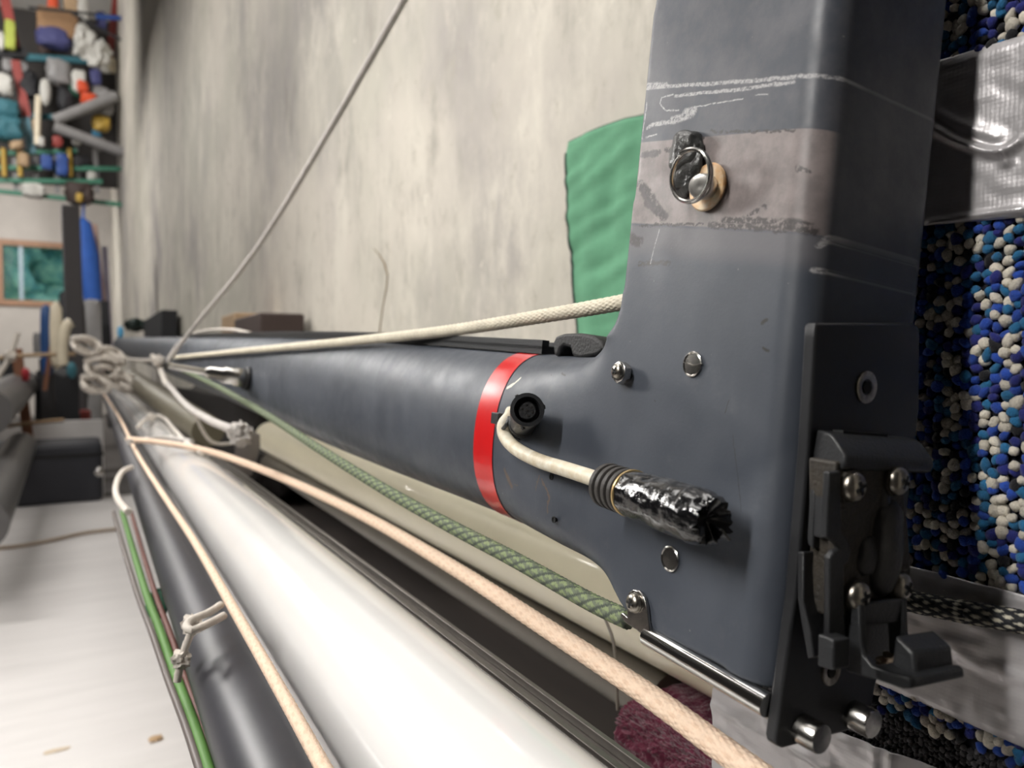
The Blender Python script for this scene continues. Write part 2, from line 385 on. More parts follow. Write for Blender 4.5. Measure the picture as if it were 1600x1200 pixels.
        col = mix(mul(mul(sf, mr(sep.outputs[0], .03, .012, .25, 1)), mr(nz(520, 5, .85, flat.outputs[0]).outputs['Fac'], .38, .56, .0, .9)), col, sr(178, 176, 176))
        cream = seg_paint(t, VS, px_segs([((783, 605), (791, 599), 4), ((789, 602), (800, 589), 2.6)]))
        col = mix(cream, col, sr(205, 202, 185))
        sc3 = seg_paint(t, VS, px_segs([((1133, 645), (1140, 625), .7), ((868, 582), (875, 586), 2), ((1146, 680), (1158, 800), .5), ((850, 585), (852, 586), 1), ((1022, 625), (1024, 627), .8), ((1192, 545), (1200, 548), 2.5), ((1190, 505), (1198, 500), 3)]))
        col = mix(sc3, col, sr(40, 38, 38))
        rs = seg_paint(t, VJ, px_segs([((786, 735), (795, 760), 5), ((800, 757), (806, 758), 2), ((846, 750), (856, 775), (852, 800), 2.5), ((835, 765), (842, 745), 2)]))
        col = mix(mul(rs, .6), col, sr(110, 88, 66))
        specks = mr(nz(260, 2, .5).outputs['Fac'], .76, .79)
        col = mix(mul(specks, .6), col, sr(150, 150, 150))
    L(col, b.inputs['Base Color'])
    rg = mr(nz(40, 5, .7).outputs['Fac'], .3, .7, .40, .56); L(rg, b.inputs['Roughness'])
    bp = nd(t, 'ShaderNodeBump'); bp.inputs['Strength'].default_value = .06; bp.inputs['Distance'].default_value = .001
    L(nz(500, 3).outputs['Fac'], bp.inputs['Height']); L(bp.outputs[0], b.inputs['Normal'])
    return m
paintT = mast_paint('mast_paint', False); paintH = mast_paint('masthead_paint', True)
TB = [(-.02, .0375, -.0900), (.20, .0385, -.0890), (.35, .042, -.0905), (.5, .0455, -.093), (.7, .049, -.095), (1.1, .052, -.096), (1.7, .053, -.092), (3, .053, -.092), (9, .05, -.09)]
def tb(a):
    for (a0, t0, b0), (a1, t1, b1) in zip(TB[:-1], TB[1:]):
        if a <= a1: k = max(0, (a - a0) / (a1 - a0)); return t0 + (t1 - t0) * k, b0 + (b1 - b0) * k
    return TB[-1][1:]
def section(a, n=64, grow=0.0, ex=None):
    top, bot = tb(a); c = (top + bot) / 2; h = (top - bot) / 2 + grow; hw = .046 + grow
    if ex is None: ex = 2.25 if a > .27 else 2.25 + (8 - 2.25) * min(1, (.27 - a) / .10) ** 2.2
    out = []
    for k in range(n):
        t = 2 * math.pi * k / n; co, si = math.cos(t), math.sin(t)
        out.append(Vector((.046 + hw * math.copysign(abs(co) ** (2 / ex), co), a, c + h * math.copysign(abs(si) ** (2 / ex), si))))
    return out
def loft(stations, **k):
    mb = MB(); n = 64; v = []; f = []
    for a in stations: v += section(a, n, **k)
    for i in range(len(stations) - 1):
        for q in range(n): f.append((i * n + q, i * n + (q + 1) % n, (i + 1) * n + (q + 1) % n, (i + 1) * n + q))
    return mb, v, f, n
ATAPE = LW(755, 700, .0).y
st = [ATAPE - .006 + i * .02 for i in range(20)]; st += [st[-1] + .05 * (i + 1) for i in range(20)]; st += [st[-1] + .4 * (i + 1) for i in range(16)]
mb, v, f, n = loft(st); f += [tuple(range(n)), tuple((len(st) - 1) * n + k for k in range(n))]
mb.add(v, f).build('mast_tube', paintT, mast)
# masthead casting: crane + head plate blended into the tube with a voxel remesh
out_px = [(1030, -95), (1022, 0), (1014, 70), (1006, 150), (999, 220), (991, 290), (984, 345), (978, 400), (972, 450), (967, 480), (959, 505), (946, 524), (928, 540), (905, 552), (915, 600), (915, 700), (912, 800), (900, 850),
          (888, 866), (910, 880), (930, 898), (950, 926), (972, 952), (1010, 982), (1100, 1030), (1212, 1093)]
poly = [LW(*p) for p in out_px]
a_min = -.0035
poly = [Vector((0, p.y, p.z)) for p in poly]
poly[-1] = Vector((0, a_min, poly[-1].z))
ztop = poly[0].z
poly.append(Vector((0, a_min, ztop)))
mb, v, f, n = loft([.02 + i * .01 for i in range(27)]); f += [tuple(range(n)), tuple(26 * n + k for k in range(n))]
tmp1 = MB().add(v, f).build('tmp_a', paintH)
tmp2 = MB().prism(poly, (.088, 0, 0)).build('tmp_b', paintH)
bm = bmesh.new(); bm.from_mesh(tmp2.data)
ed = []
for e in bm.edges:
    p, q = e.verts[0].co, e.verts[1].co
    if abs(p.x - q.x) > .05:                      # edges running through the thickness
        if abs(p.y - a_min) < 1e-4 : ed.append(e)
bmesh.ops.bevel(bm, geom=[e for e in bm.edges if abs(e.verts[0].co.y - a_min) < 1e-4 and abs(e.verts[1].co.y - a_min) < 1e-4 and abs(e.verts[0].co.x - e.verts[1].co.x) < .01 and abs(e.verts[0].co.z - e.verts[1].co.z) > .1], offset=.013, segments=6, profile=.5, affect='EDGES')
bm.to_mesh(tmp2.data); bm.free()
def applied(objs, mods):
    base = objs[0]
    bm = bmesh.new()
    for o in objs: bm.from_mesh(o.data)
    me = bpy.data.meshes.new('joined'); bm.to_mesh(me); bm.free()
    ob = bpy.data.objects.new('joined', me); COL.objects.link(ob)
    for k, kw in mods:
        md = ob.modifiers.new(k, k)
        for a, b in kw.items(): setattr(md, a, b)
    dg = bpy.context.evaluated_depsgraph_get(); dg.update()
    res = bpy.data.meshes.new_from_object(ob.evaluated_get(dg))
    for o in objs + [ob]: bpy.data.objects.remove(o)
    return res
me = applied([tmp1, tmp2], [('REMESH', dict(mode='VOXEL', voxel_size=.0016)), ('SMOOTH', dict(factor=.5, iterations=14))])
ob = bpy.data.objects.new('blend', me); COL.objects.link(ob); vg = ob.vertex_groups.new(name='z')
for q in me.vertices:
    c_ = q.co
    if c_.x < .05 and .09 < c_.y < .255 and -.10 < c_.z < .05:
        wgt = max(0, 1 - abs(c_.y - .17) / .08) * min(1, max(0, (c_.z + .10) / .012)) * min(1, max(0, (.048 - c_.z) / .012)); wgt = min(1, wgt * 1.5)
        if wgt > 0: vg.add([q.index], wgt, 'REPLACE')
md = ob.modifiers.new('s', 'SMOOTH'); md.factor = 1.0; md.iterations = 400; md.vertex_group = 'z'
dg = bpy.context.evaluated_depsgraph_get(); dg.update(); me2 = bpy.data.meshes.new_from_object(ob.evaluated_get(dg)); bpy.data.objects.remove(ob); me = me2
me.materials.clear(); me.materials.append(paintH); me.polygons.foreach_set('use_smooth', [True] * len(me.polygons))
head = bpy.data.objects.new('masthead', me); COL.objects.link(head); head.parent = mast
head['label'] = 'scuffed grey masthead casting with tall crane arm'
# red tape band
redm = mat('red_tape', sr(205, 22, 26), .28, 0, .08, 30, .12, 60, coat=.3)
sec = []
for k in range(9): sec.append(ATAPE - .0145 + .030 * k / 8)
mb, v, f, n = loft(sec, grow=.0006); mb.add(v, f).build('red_tape_band', redm, mast, label='bright red tape band')
# luff track on the top of the mast
tr = MB()
for a0, a1 in ((LW(874, 535, .046).y, 2.6),):
    N = 14
    for (wx, wz, ww, wh) in ((.046, .004, .030, .006), (.034, .008, .006, .007), (.058, .008, .006, .007), (.046, .0085, .004, .003)):
        for i in range(N):
            b0 = a0 + (a1 - a0) * i / N; b1 = a0 + (a1 - a0) * (i + 1) / N
            tr.beam((wx, b0, tb(b0)[0] + wz - .002), (wx, b1, tb(b1)[0] + wz - .002), ww, wh)
tr.build('luff_track', anod, mast, label='black grooved luff track along the top edge')
p = LW(905, 540, .04)
sl = MB()
prof = [(865, 556), (863, 535), (868, 525), (880, 521), (905, 520), (925, 524), (938, 533), (944, 545), (930, 556), (905, 560), (893, 556), (890, 543), (880, 540), (874, 545), (872, 557)]
sl.prism([LW(x, y, .026) for x, y in prof], (.036, 0, 0)).build('track_end_fitting', blackru, mast, bevel=.0022, seg=3, label='black rubber fitting closing the luff track')
# ------------------------------------------------------------------ fasteners
def screw_mesh(r, kind='pan'):
    mb = MB()
    if kind == 'pan':
        mb.lathe([(r, 0), (r, r * .18), (r * .93, r * .38), (r * .75, r * .55), (r * .45, r * .66), (r * .01, r * .7)], (0, 0, 0), (0, 0, 1), 24)
        for R in (0, 90): mb.box((0, 0, r * .62), (r * .95, r * .24, r * .24), Matrix.Rotation(math.radians(R + 30), 3, 'Z'), 1)
    elif kind == 'csk':
        mb.lathe([(r, 0), (r, .0006), (r * .93, .0009), (r * .5, .0005), (r * .46, -.001)], (0, 0, 0), (0, 0, 1), 28)
        mb.lathe([(r * .42, .0), (r * .42, .0008), (r * .01, .0008)], (0, 0, 0), (0, 0, 1), 6, 1)
    elif kind == 'disc':
        mb.lathe([(r, 0), (r, .0009), (r * .9, .0013), (r * .84, .0007), (r * .01, .0010)], (0, 0, 0), (0, 0, 1), 32)
    elif kind == 'hex':
        mb.lathe([(r, 0), (r, r * .7), (r * .85, r * .9), (r * .01, r * .9)], (0, 0, 0), (0, 0, 1), 6)
    elif kind == 'pin':
        mb.lathe([(r, -.002), (r, r * 1.5), (r * .93, r * 1.62), (r * .01, r * 1.65)], (0, 0, 0), (0, 0, 1), 32)
    me = mb.mesh('screw', [dsteel if kind in ('pan', 'csk') else steel, dark]); return me
def place(name, me, loc, nrm, parent, spin=0, label=None):
    o = bpy.data.objects.new(name, me); COL.objects.link(o); o.parent = parent
    o.location = loc; o.rotation_mode = 'QUATERNION'; o.rotation_quaternion = Vector(nrm).to_track_quat('Z', 'Y') @ Matrix.Rotation(spin, 3, 'Z').to_quaternion()
    if label: o['label'] = label
    return o
NF = (-1, 0, 0); NE = (0, -1, 0)
# round plugs in the face
disc = screw_mesh(.0064, 'disc')
d1 = place('rivet_button', disc, LW(1083, 569, -.0002), NF, mast)
d2 = place('rivet_button', disc, LW(1048, 873, -.0002), NF, mast)
MB().tube([LW(1069, 566, -.0012), LW(1083, 571, -.0013), LW(1098, 568, -.0012)], .00035, 6).build('button_scratch', steel, mast)
# screw with bent hex washer beside the upper fillet
p = LW(972, 582, 0)
MB().lathe([(.0066, 0), (.0062, .004), (.0058, .0055), (.003, .0058)], LW(977, 584, 0), NF, 6).build('hexagon_nut', steel, mast, bevel=.0004)
MB().lathe([(.0058, 0), (.0058, .0012), (.0052, .0016), (.001, .0017)], LW(969, 581, -.0055), NF, 24).build('washer', steel, mast)
place('pan_screw', screw_mesh(.0043), LW(966, 580, -.007), NF, mast, .4)
# screw holes
hole = MB().lathe([(.0021, -.0002), (.0021, .0004), (.0015, .0004), (.0012, -.003)], (0, 0, 0), (0, 0, 1), 16).mesh('hole', [dark])
for x, y in ((862, 745), (866, 812), (794, 757)):
    q = LW(x, y, 0); h = place('screw_hole', hole, q + Vector((-.0003 if x > 800 else .003, 0, 0)), NF, mast)
# ------------------------------------------------------------------ ring pin, washer and lashing on the crane
sp = empty('tmp', (0, 0, 0), '', ''); bpy.data.objects.remove(sp)
wc = LW(1107, 293, -.001)
cream_m = mat('yellowed_washer', sr(214, 205, 178), .45, 0, 0, 120, col2=sr(205, 140, 60))
MB().lathe([(.0118, 0), (.0120, .001), (.0113, .0017), (.003, .0018)], wc, NF, 36).build('nylon_washer', cream_m, mast, label='cream nylon washer with orange rust stains')
pc = LW(1106, 293, -.002); pe = LW(1094, 291, -.0115)
MB().lathe([(.0062, 0), (.0062, (pe - pc).length * .9), (.0056, (pe - pc).length), (.0034, (pe - pc).length + .0006), (.001, (pe - pc).length + .0002)], pc, pe - pc, 24).build('clevis_pin', mat('pin_steel', (.7, .68, .64), .32, .9, .3, 300), mast)
lash = mat('black_tape_wrap', (.05, .05, .048), .3, 0, .3, 80, .5, 300)
MB().blob(LW(1073, 236, -.003), (.013, .018, .020), 3, .3, 1.3, 4, box=.2).blob(LW(1072, 262, -.002), (.009, .022, .030), 5, .3, 1.6, 4, box=.1).build('tape_lump', lash, mast, label='wrinkled dark tape lump behind the split ring')
rc = LW(1079, 275, -.0125)
ring = []
for k in range(73):
    t = 2 * math.pi * k / 36 + 1.2
    R = .0118; ring.append(rc + Vector((-.0012 + .0024 * k / 72 - .0025 * math.sin(t), math.cos(t) * R * 1.15, math.sin(t) * R * 1.02)))
MB().tube(ring, .0010, 8).build('split_ring', steel, mast)
# ------------------------------------------------------------------ socket, cable tie mount, white cable, taped plug
cab = mat('white_cable', sr(226, 220, 204), .5, 0, 0, 130, .1, 300, col2=sr(196, 180, 150))
sb0 = LW(815, 668, .004); sb1 = LW(824, 640, -.024)
ax = (sb1 - sb0); Ls = ax.length; ax.normalize()
MB().lathe([(.0078, 0), (.0078, .006), (.0092, .007), (.0092, .011), (.0084, .0115), (.0084, .013), (.0096, .014), (.0096, .018), (.0088, .0185), (.0088, Ls - .01), (.0104, Ls - .009), (.0106, Ls), (.0082, Ls + .0002), (.0079, Ls - .006), (.0005, Ls - .006)], sb0, ax, 32).build('socket', blackpl, mast, label='black round multi-pin socket')
sk = mast.children[-1] if False else [o for o in mast.children if o.name.startswith('socket')][0]
pinface = MB().lathe([(.0058, 0), (.0058, .0035), (.0052, .004), (.0005, .004)], sb0 + ax * (Ls - .0062), ax, 24)
pinface.build('pin_insert', blackru, sk)
tt = ax.orthogonal().normalized(); t2 = ax.cross(tt)
pb = MB()
for k in range(6):
    q = sb0 + ax * (Ls - .0021) + (tt * math.cos(k * math.pi / 3) + t2 * math.sin(k * math.pi / 3)) * .0034 * (k > 0)
    pb.lathe([(.0006, 0), (.0006, .0003), (.0001, .0004)], q, ax, 8)
pb.build('pin_contacts', steel, sk)
for k in (0.6, 2.7, 4.6):
    q = sb0 + ax * (Ls - .004) + (tt * math.cos(k) + t2 * math.sin(k)) * .0104
    MB().blob(q, (.003, .003, .004), 1, 0, 1, 1, box=.8).build('bayonet_lug', blackpl, sk)
for zz in (.003, .0155): MB().lathe([(.0094, 0), (.0098, .0006), (.0094, .0012)], sb0 + ax * zz, ax, 28).build('thread_ring', blackpl, sk)
q = LW(779, 654, -.0045)
MB().box(q, (.007, .0105, .0080)).build('cable_tie_head', blackpl, mast, bevel=.0006)
MB().tube(smooth_path([LW(776, 665, -.001), LW(782, 672, -.008), LW(791, 664, -.012), LW(796, 652, -.009)], .001), .0014, 8).build('cable_tie_strap', blackpl, mast)
cp = [LW(800, 642, .006), LW(796, 652, -.004), LW(787, 664, -.0075), LW(789, 681, -.0085), LW(805, 700, -.009), LW(840, 719, -.010), LW(880, 732, -.011), LW(920, 745, -.0125), LW(955, 757, -.0145)]
MB().tube(smooth_path(cp, .002), .0046, 20).build('white_cable', cab, mast, label='grubby white electric cable')
pa, pb_ = LW(946, 757, -.0155), LW(1116, 815, -.022)
ax = (pb_ - pa); Lp = ax.length; ax.normalize()
tape_m = mat('electrical_tape', (.006, .006, .007), .16, 0, .3, 60, .6, 160, coat=.4)
grip = [(.008, 0), (.0108, .001)]
h = .0015
for k in range(4): grip += [(.0115, h), (.0119, h + .0006), (.0119, h + .0034), (.0113, h + .004), (.0105, h + .0042), (.0105, h + .0052)]; h += .0055
pl = MB().lathe(grip + [(.0098, h)], pa, ax, 36).build('plug_grip', mat('grip_rubber', sr(52, 48, 45), .55, 0, .3, 100, .2, 600), mast, label='ribbed dark rubber plug grip')
MB().lathe([(.0118, 0), (.0122, .0005), (.0122, .0018), (.0116, .0022)], pa + ax * (h - .0005), ax, 36).build('brass_ring', mat('brass', (.7, .52, .25), .35, .8), mast)
# taped barrel with wrinkles and ragged end
v = []; f = []; NN = 48; MM = 40; h0 = h + .001
tt = ax.orthogonal().normalized(); t2 = ax.cross(tt)
for i in range(MM):
    s = i / (MM - 1)
    for k in range(NN):
        t = 2 * math.pi * k / NN; q = Vector((math.cos(t) * 2, math.sin(t) * 2, s * 4))
        R = .0118 + .0012 * s + .0007 * noise.noise(q * 1.2) - .0007 * abs(noise.noise(q * Vector((1, 1, 2.2)) + Vector((5, 0, 0)))) * (1 + s)
        end = max(0, (s - .85) / .15); R *= 1 - .25 * end + .3 * end * noise.noise(q * 2.5)
        hh = h0 + (Lp - h0) * s + end * .003 * noise.noise(q * 2 + Vector((1, 2, 3)))
        v.append(pa + ax * hh + (tt * math.cos(t) + t2 * math.sin(t)) * R)
for i in range(MM - 1):
    for k in range(NN): f.append((i * NN + k, i * NN + (k + 1) % NN, (i + 1) * NN + (k + 1) % NN, (i + 1) * NN + k))
v.append(pa + ax * (Lp - .006)); f += [((MM - 1) * NN + k, (MM - 1) * NN + (k + 1) % NN, len(v) - 1) for k in range(NN)]
tp = MB().add(v, f).build('taped_barrel', tape_m, mast, angle=80, label='plug barrel wrapped in shiny black tape with ragged end')
MB().prism([pa + ax * (Lp - .004) + t2 * .002, pa + ax * (Lp + .003) + t2 * .004, pa + ax * (Lp + .004) + t2 * .010, pa + ax * (Lp - .001) + t2 * .009, pa + ax * (Lp - .004) + t2 * .011], tt * .001).build('tape_flap', tape_m, tp)
# ------------------------------------------------------------------ end plate and latch
AF = -.0098
pp = [(1277, 504), (1283, 504), (1428, 504), (1438, 512), (1437, 640), (1418, 800), (1388, 1000), (1368, 1073), (1359, 1128), (1350, 1136), (1224, 1170), (1214, 1166), (1212, 1156), (1243, 930), (1263, 700), (1273, 530), (1274, 510)]
plate = MB().prism([LA(x, y, AF) for x, y in pp], (0, .0058, 0)).build('end_plate', anod, mast, bevel=.0012, seg=3, label='black anodised end plate')
def pe_(x, y, o): return LA(x, y, AF - o)
place('socket_head_bolt', screw_mesh(.0072, 'csk'), pe_(1353, 605, 0), NE, plate)
place('countersunk_bolt', screw_mesh(.0062, 'csk'), pe_(1298, 1049, 0), NE, plate)
pin = screw_mesh(.0064, 'pin')
for x, y in ((1252, 1138), (1332, 1116)):
    place('round_pin', pin, pe_(x, y, 0), NE, plate)
latch = MB()
def fr_prism(mb, px, o, th, mi=0): return mb.prism([pe_(x, y, o) for x, y in px], (0, th, 0), mi)
# hood
wl = pe_(1273, 690, .001).x
hp = [(1276, 671), (1297, 677), (1304, 684), (1321, 710), (1322, 722), (1318, 733), (1308, 735), (1290, 730), (1271, 724), (1269, 715)]
hpts = [LW(x, y, wl) for x, y in hp]; hw = pe_(1448, 690, .012).x - wl
hood = MB().prism(hpts, (hw, 0, 0)).build('latch_hood', blackpl, mast, bevel=.0010, seg=3, label='black plastic hood of the latch')
MB().box(pe_(1345, 674, .004) + Vector((0, 0, -.0012)), (hw * .5, .005, .002)).build('hood_slot', dark, hood)
# die-cast body
body = MB(); fr_prism(body, [(1306, 722), (1414, 712), (1414, 780), (1420, 830), (1424, 890), (1420, 930), (1418, 952), (1300, 966), (1302, 905), (1308, 860), (1306, 800)], .014, .013)
bd = body.build('latch_body', diecast, mast, bevel=.001, seg=2, label='grimy die-cast latch body')
fl = MB(); fr_prism(fl, [(1296, 738), (1314, 736), (1315, 790), (1315, 832), (1326, 845), (1330, 862), (1326, 878), (1319, 884), (1320, 960), (1322, 1000), (1296, 1000), (1297, 872), (1304, 862), (1313, 858), (1306, 848), (1292, 840), (1294, 790)], .0155, .003)
fl.build('latch_flange', blackpl, mast, bevel=.0006)
bump = MB().blob(pe_(1376, 856, .012), (.021, .014, .044), 2, .08, 1.5, 4, box=.25)
bump.blob(pe_(1352, 868, .0125), (.016, .008, .018), 4, .12, 2, 3, box=.3)
bump.tube([pe_(1368, 745, .009), pe_(1370, 800, .010)], .0055, 16)
bump.build('body_boss', mat('worn_boss', (.05, .048, .046), .45, .2, .3, 150, .2, 500), bd)
ps = screw_mesh(.0062)
for i, (x, y) in enumerate(((1331, 760), (1400, 751), (1338, 930), (1405, 916))):
    q = pe_(x, y, .0155)
    MB().lathe([(.0070, -.004), (.0070, .0004), (.0064, .0006), (.006, .0)], q, NE, 24).build('screw_seat', diecast, bd)
    place('pan_screw', ps, q, NE, bd, i * .7)
# side lever plates
sd = MB(); sd.prism([LW(x, y, wl - .001) for x, y in ((1266, 742), (1274, 742), (1270, 858), (1262, 850), (1261, 840))], (.006, 0, 0)); sd.build('side_spacer', blackpl, mast, bevel=.0006)
sd = MB(); sd.prism([LW(x, y, wl - .003) for x, y in ((1246, 862), (1256, 862), (1255, 940), (1266, 985), (1272, 1026), (1262, 1030), (1254, 985), (1246, 935))], (.014, 0, 0)); sd.build('side_lever', blackpl, mast, bevel=.0006)
place('hexagon_bolt', screw_mesh(.0085, 'hex'), pe_(1287, 926, .002), (-.35, -1, 0), mast)
MB().box(pe_(1290, 790, .006), (.010, .008, .026)).build('pivot_block', blackpl, mast, bevel=.001)
# small square block and hook cup
q0 = pe_(1299, 1018, .017)
blk = MB().prism([LW(x, y, wl - .004) for x, y in ((1278, 990), (1303, 1000), (1302, 1048), (1277, 1041))], (.0105, 0, 0)).build('stop_block', blackpl, mast, bevel=.0008)
O1 = .028
# hook: side cheek (in a w-plane), floor and outer jaw
wc0 = pe_(1318, 1000, .014).x
ck = [(1319, 938), (1343, 943), (1345, 1000), (1349, 1024), (1362, 1040), (1385, 1050), (1417, 1057), (1422, 1062), (1424, 1076), (1410, 1077), (1370, 1063), (1323, 1050), (1318, 1042)]
hk = MB().prism([LW(x, y, wc0) for x, y in ck], (.004, 0, 0))
c = [LW(x, y, wc0) for x, y in ck]
lo = min(q.z for q in c)
wR = wc0 + .034
# floor of the hook, back upright and jaw
a_in, a_out = c[0].y + .001, c[8].y
zf = c[8].z
hk.prism([c[4], c[5], c[6], c[7], c[8], c[9], c[10]], (.037, 0, 0))
hk.prism([c[0], c[1], c[1] + Vector((0, 0, -.010)), c[0] + Vector((0, 0, -.010))], (.033, 0, 0))
hk.prism([c[0] + Vector((.029, 0, 0)), c[1] + Vector((.029, 0, 0)), c[2] + Vector((.029, 0, 0)), c[4] + Vector((.029, 0, 0)), c[11] + Vector((.029, 0, 0))], (.004, 0, 0))
hk.prism([pe_(x, y, .010) for x, y in ((1326, 950), (1418, 945), (1418, 1045), (1330, 1048))], (0, .003, 0))
hook = hk.build('latch_hook', blackpl, mast, bevel=.0008, seg=2, label='black plastic hook cup at the foot of the latch')
jw = MB()
J = [LW(x, y, wc0 + .011) for x, y in ((1398, 992), (1428, 1020), (1433, 1068), (1424, 1077), (1404, 1068), (1392, 1040))]
jw.prism(J, (.027, 0, 0)); jw.build('hook_jaw', blackpl, hook, bevel=.0014, seg=3)
MB().blob(pe_(1385, 1038, .022) + Vector((.006, 0, 0)), (.016, .010, .006), 9, .5, 4, 3).build('grit', mat('grit', sr(120, 104, 88), .95, 0, .5, 300), hook)
# ------------------------------------------------------------------ bottom rod, lug
lug = MB().prism([LW(x, y, -.0022) for x, y in ((980, 965), (978, 940), (982, 926), (989, 921), (998, 923), (1006, 932), (1011, 950), (1013, 972), (1017, 998), (1012, 1001), (995, 985), (975, 972), (968, 960), (972, 957))], (.0018, 0, 0)).build('lug', steel, mast, bevel=.0005, label='polished steel lug')
place('pan_screw', screw_mesh(.0052), LW(992, 942, -.0024), NF, lug, .9)
r0, r1 = LW(1012, 993, .001), LW(1206, 1106, .0015)
r1 = r0 + (r1 - r0) * ((AF + .006 - r0.y) / (r1.y - r0.y))
MB().tube([r0, r1], .0052, 28).build('chrome_rod', chrome, mast)
k0, k1 = LW(1016, 986, .004), LW(1208, 1092, .005)
MB().tube([k0, k1], .0022, 12).build('groove_cord', blackru, mast)
MB().tube([r0 + Vector((.002, 0, -.004)), r1 + Vector((.002, 0, -.0055))], .0012, 10).build('thin_wire', steel, mast)
# ------------------------------------------------------------------ shroud terminal and tang
s0 = LW(393, 593, .004)
_w = M2W(s0); s1w = WY(262, 571, _w.y - .02); s1 = Vector(((s1w - mO).dot(mW), (s1w - mO).dot(ma), (s1w - mO).dot(mU))); d = s1 - s0; dl = d.length; dn = d / dl
MB().lathe([(.019, 0), (.021, .003), (.021, .012), (.018, .014)], s0, d, 28).build('rubber_collar', blackru, mast)
MB().lathe([(.014, .012), (.0165, .015), (.0165, .030), (.0145, .034), (.0150, .050), (.012, .054), (.011, .075), (.0065, .082)], s0, d, 28).build('terminal', steel, mast, label='bright steel socket standing out from the mast side')
MB().tube([s0 + dn * .08, s1], .0058, 14).build('steel_rod', steel, mast)

# ================================================================== CARPETED RACK POST
XC = .385
carpet_core = mat('carpet_backing', (.012, .013, .02), .95)
rack = empty('carpeted_post', (XC + .03, .24, -.3), 'broad rack post padded with blue, white and black looped carpet behind the masthead', 'rack')
yL = WX(1119, 1150, XC).y
def rl(v): return Vector(v) - rack.location
mb = MB().box(rl((XC + .028, (yL + .02) / 2, -.02)), (.05, yL - .02, .62))
mb.build('padded_board', carpet_core, rack, bevel=.004)
pal = dict(w=sr(228, 220, 204), b=sr(30, 74, 172), t=sr(26, 104, 150), n=sr(26, 36, 120), k=sr(12, 12, 18), c=sr(30, 110, 160))
def loops(y0, y1, z0, z1, X, pit, fn, seedn):
    rnd = random.Random(seedn)
    bm = bmesh.new(); bmesh.ops.create_icosphere(bm, subdivisions=2 if seedn == 3 else 1, radius=1); iv = np.array([q.co[:] for q in bm.verts]); fi = np.array([[x.index for x in q.verts] for q in bm.faces]); bm.free()
    V = []; Fc = []; C = []; k = 0
    ny = int((y1 - y0) / (pit * .92)); nz_ = int((z1 - z0) / pit)
    for i in range(ny):
        for j in range(nz_):
            y = y0 + (i + .5) * pit * .92 + rnd.uniform(-1, 1) * pit * .2; z = z0 + (j + .5 * (i % 2) + .3) * pit + rnd.uniform(-1, 1) * pit * .28
            c = fn(i, j, rnd, y, z)
            if c is None: continue
            s = np.array([pit * .55, pit * rnd.uniform(.42, .64), pit * rnd.uniform(.45, .8)])
            q0_ = iv * (1 + .16 * np.sin(iv[:, [1, 2, 0]] * rnd.uniform(2, 4) + rnd.uniform(0, 6)))
            an = rnd.uniform(-.8, .8); ca, sa = math.cos(an), math.sin(an)
            q = q0_ * s; q = np.stack([q[:, 0], q[:, 1] * ca - q[:, 2] * sa, q[:, 1] * sa + q[:, 2] * ca], 1)
            q += np.array([X + rnd.uniform(-1, 1) * pit * .22, y, z]); V.append(q); Fc.append(fi + k); k += len(iv)
            sh = rnd.uniform(.75, 1.1); C.append(np.tile(np.array([c[0] * sh, c[1] * sh, c[2] * sh, 1]), (len(iv), 1)))
    V = np.concatenate(V); Fc = np.concatenate(Fc); C = np.concatenate(C); return V, Fc, C
def loops_obj(name, args, m, parent, off):
    V, Fc, C = loops(*args); V = V - np.array(off)
    me = bpy.data.meshes.new(name); me.from_pydata(V.tolist(), [], Fc.tolist()); me.materials.append(m)
    me.polygons.foreach_set('use_smooth', [True] * len(Fc)); ca = me.color_attributes.new('Col', 'FLOAT_COLOR', 'POINT'); ca.data.foreach_set('color', C.ravel().tolist())
    o = bpy.data.objects.new(name, me); COL.objects.link(o); o.parent = parent; o['kind'] = 'stuff'; return o
yarn = mat('yarn', (1, 1, 1), .85, 0, .25, 900, .5, 1400, attr=True, sheen=.15)
def zline(pa_, pb_, X):       # straight line on the board -> z(y)
    A = WX(*pa_, X); B = WX(*pb_, X); k = (B.z - A.z) / (B.y - A.y); return lambda y: A.z + k * (y - A.y)
zb_up = zline((1370, 1085), (1590, 1180), XC); zb_lo = zline((1350, 1112), (1600, 1215), XC)
def carp(i, j, rnd, y, z):
    if z < zline_b(y): return None
    w = [('w', .36), ('b', .23), ('t', .14), ('n', .12), ('k', .09), ('c', .06)]
    col = (i * 7 + (j // 9) * 5) % 5
    boost = 'wbtwn'[col]
    if rnd.random() < .2: return pal[boost]
    x = rnd.random() 
    for n_, p_ in w:
        x -= p_
        if x < 0: return pal[n_]
    return pal['k']
zline_b = zline((1350, 1098), (1600, 1200), XC)
def carp_g(i, j, rnd, y, z):
    if z > zline_b(y): return None
    g = rnd.choice([(58, 56, 60), (78, 76, 80), (44, 42, 46), (96, 93, 96)]); return sr(*g)
off = tuple(rack.location)
o = loops_obj('carpet_loops', (.14, yL, -.285, .215, XC, .0050, carp, 3), yarn, rack, off)
o = loops_obj('grey_carpet_loops', (.13, yL, -.33, .0, XC + .001, .0030, carp_g, 4), yarn, rack, off); o['label'] = 'short dark grey carpet edge below the blue carpet'
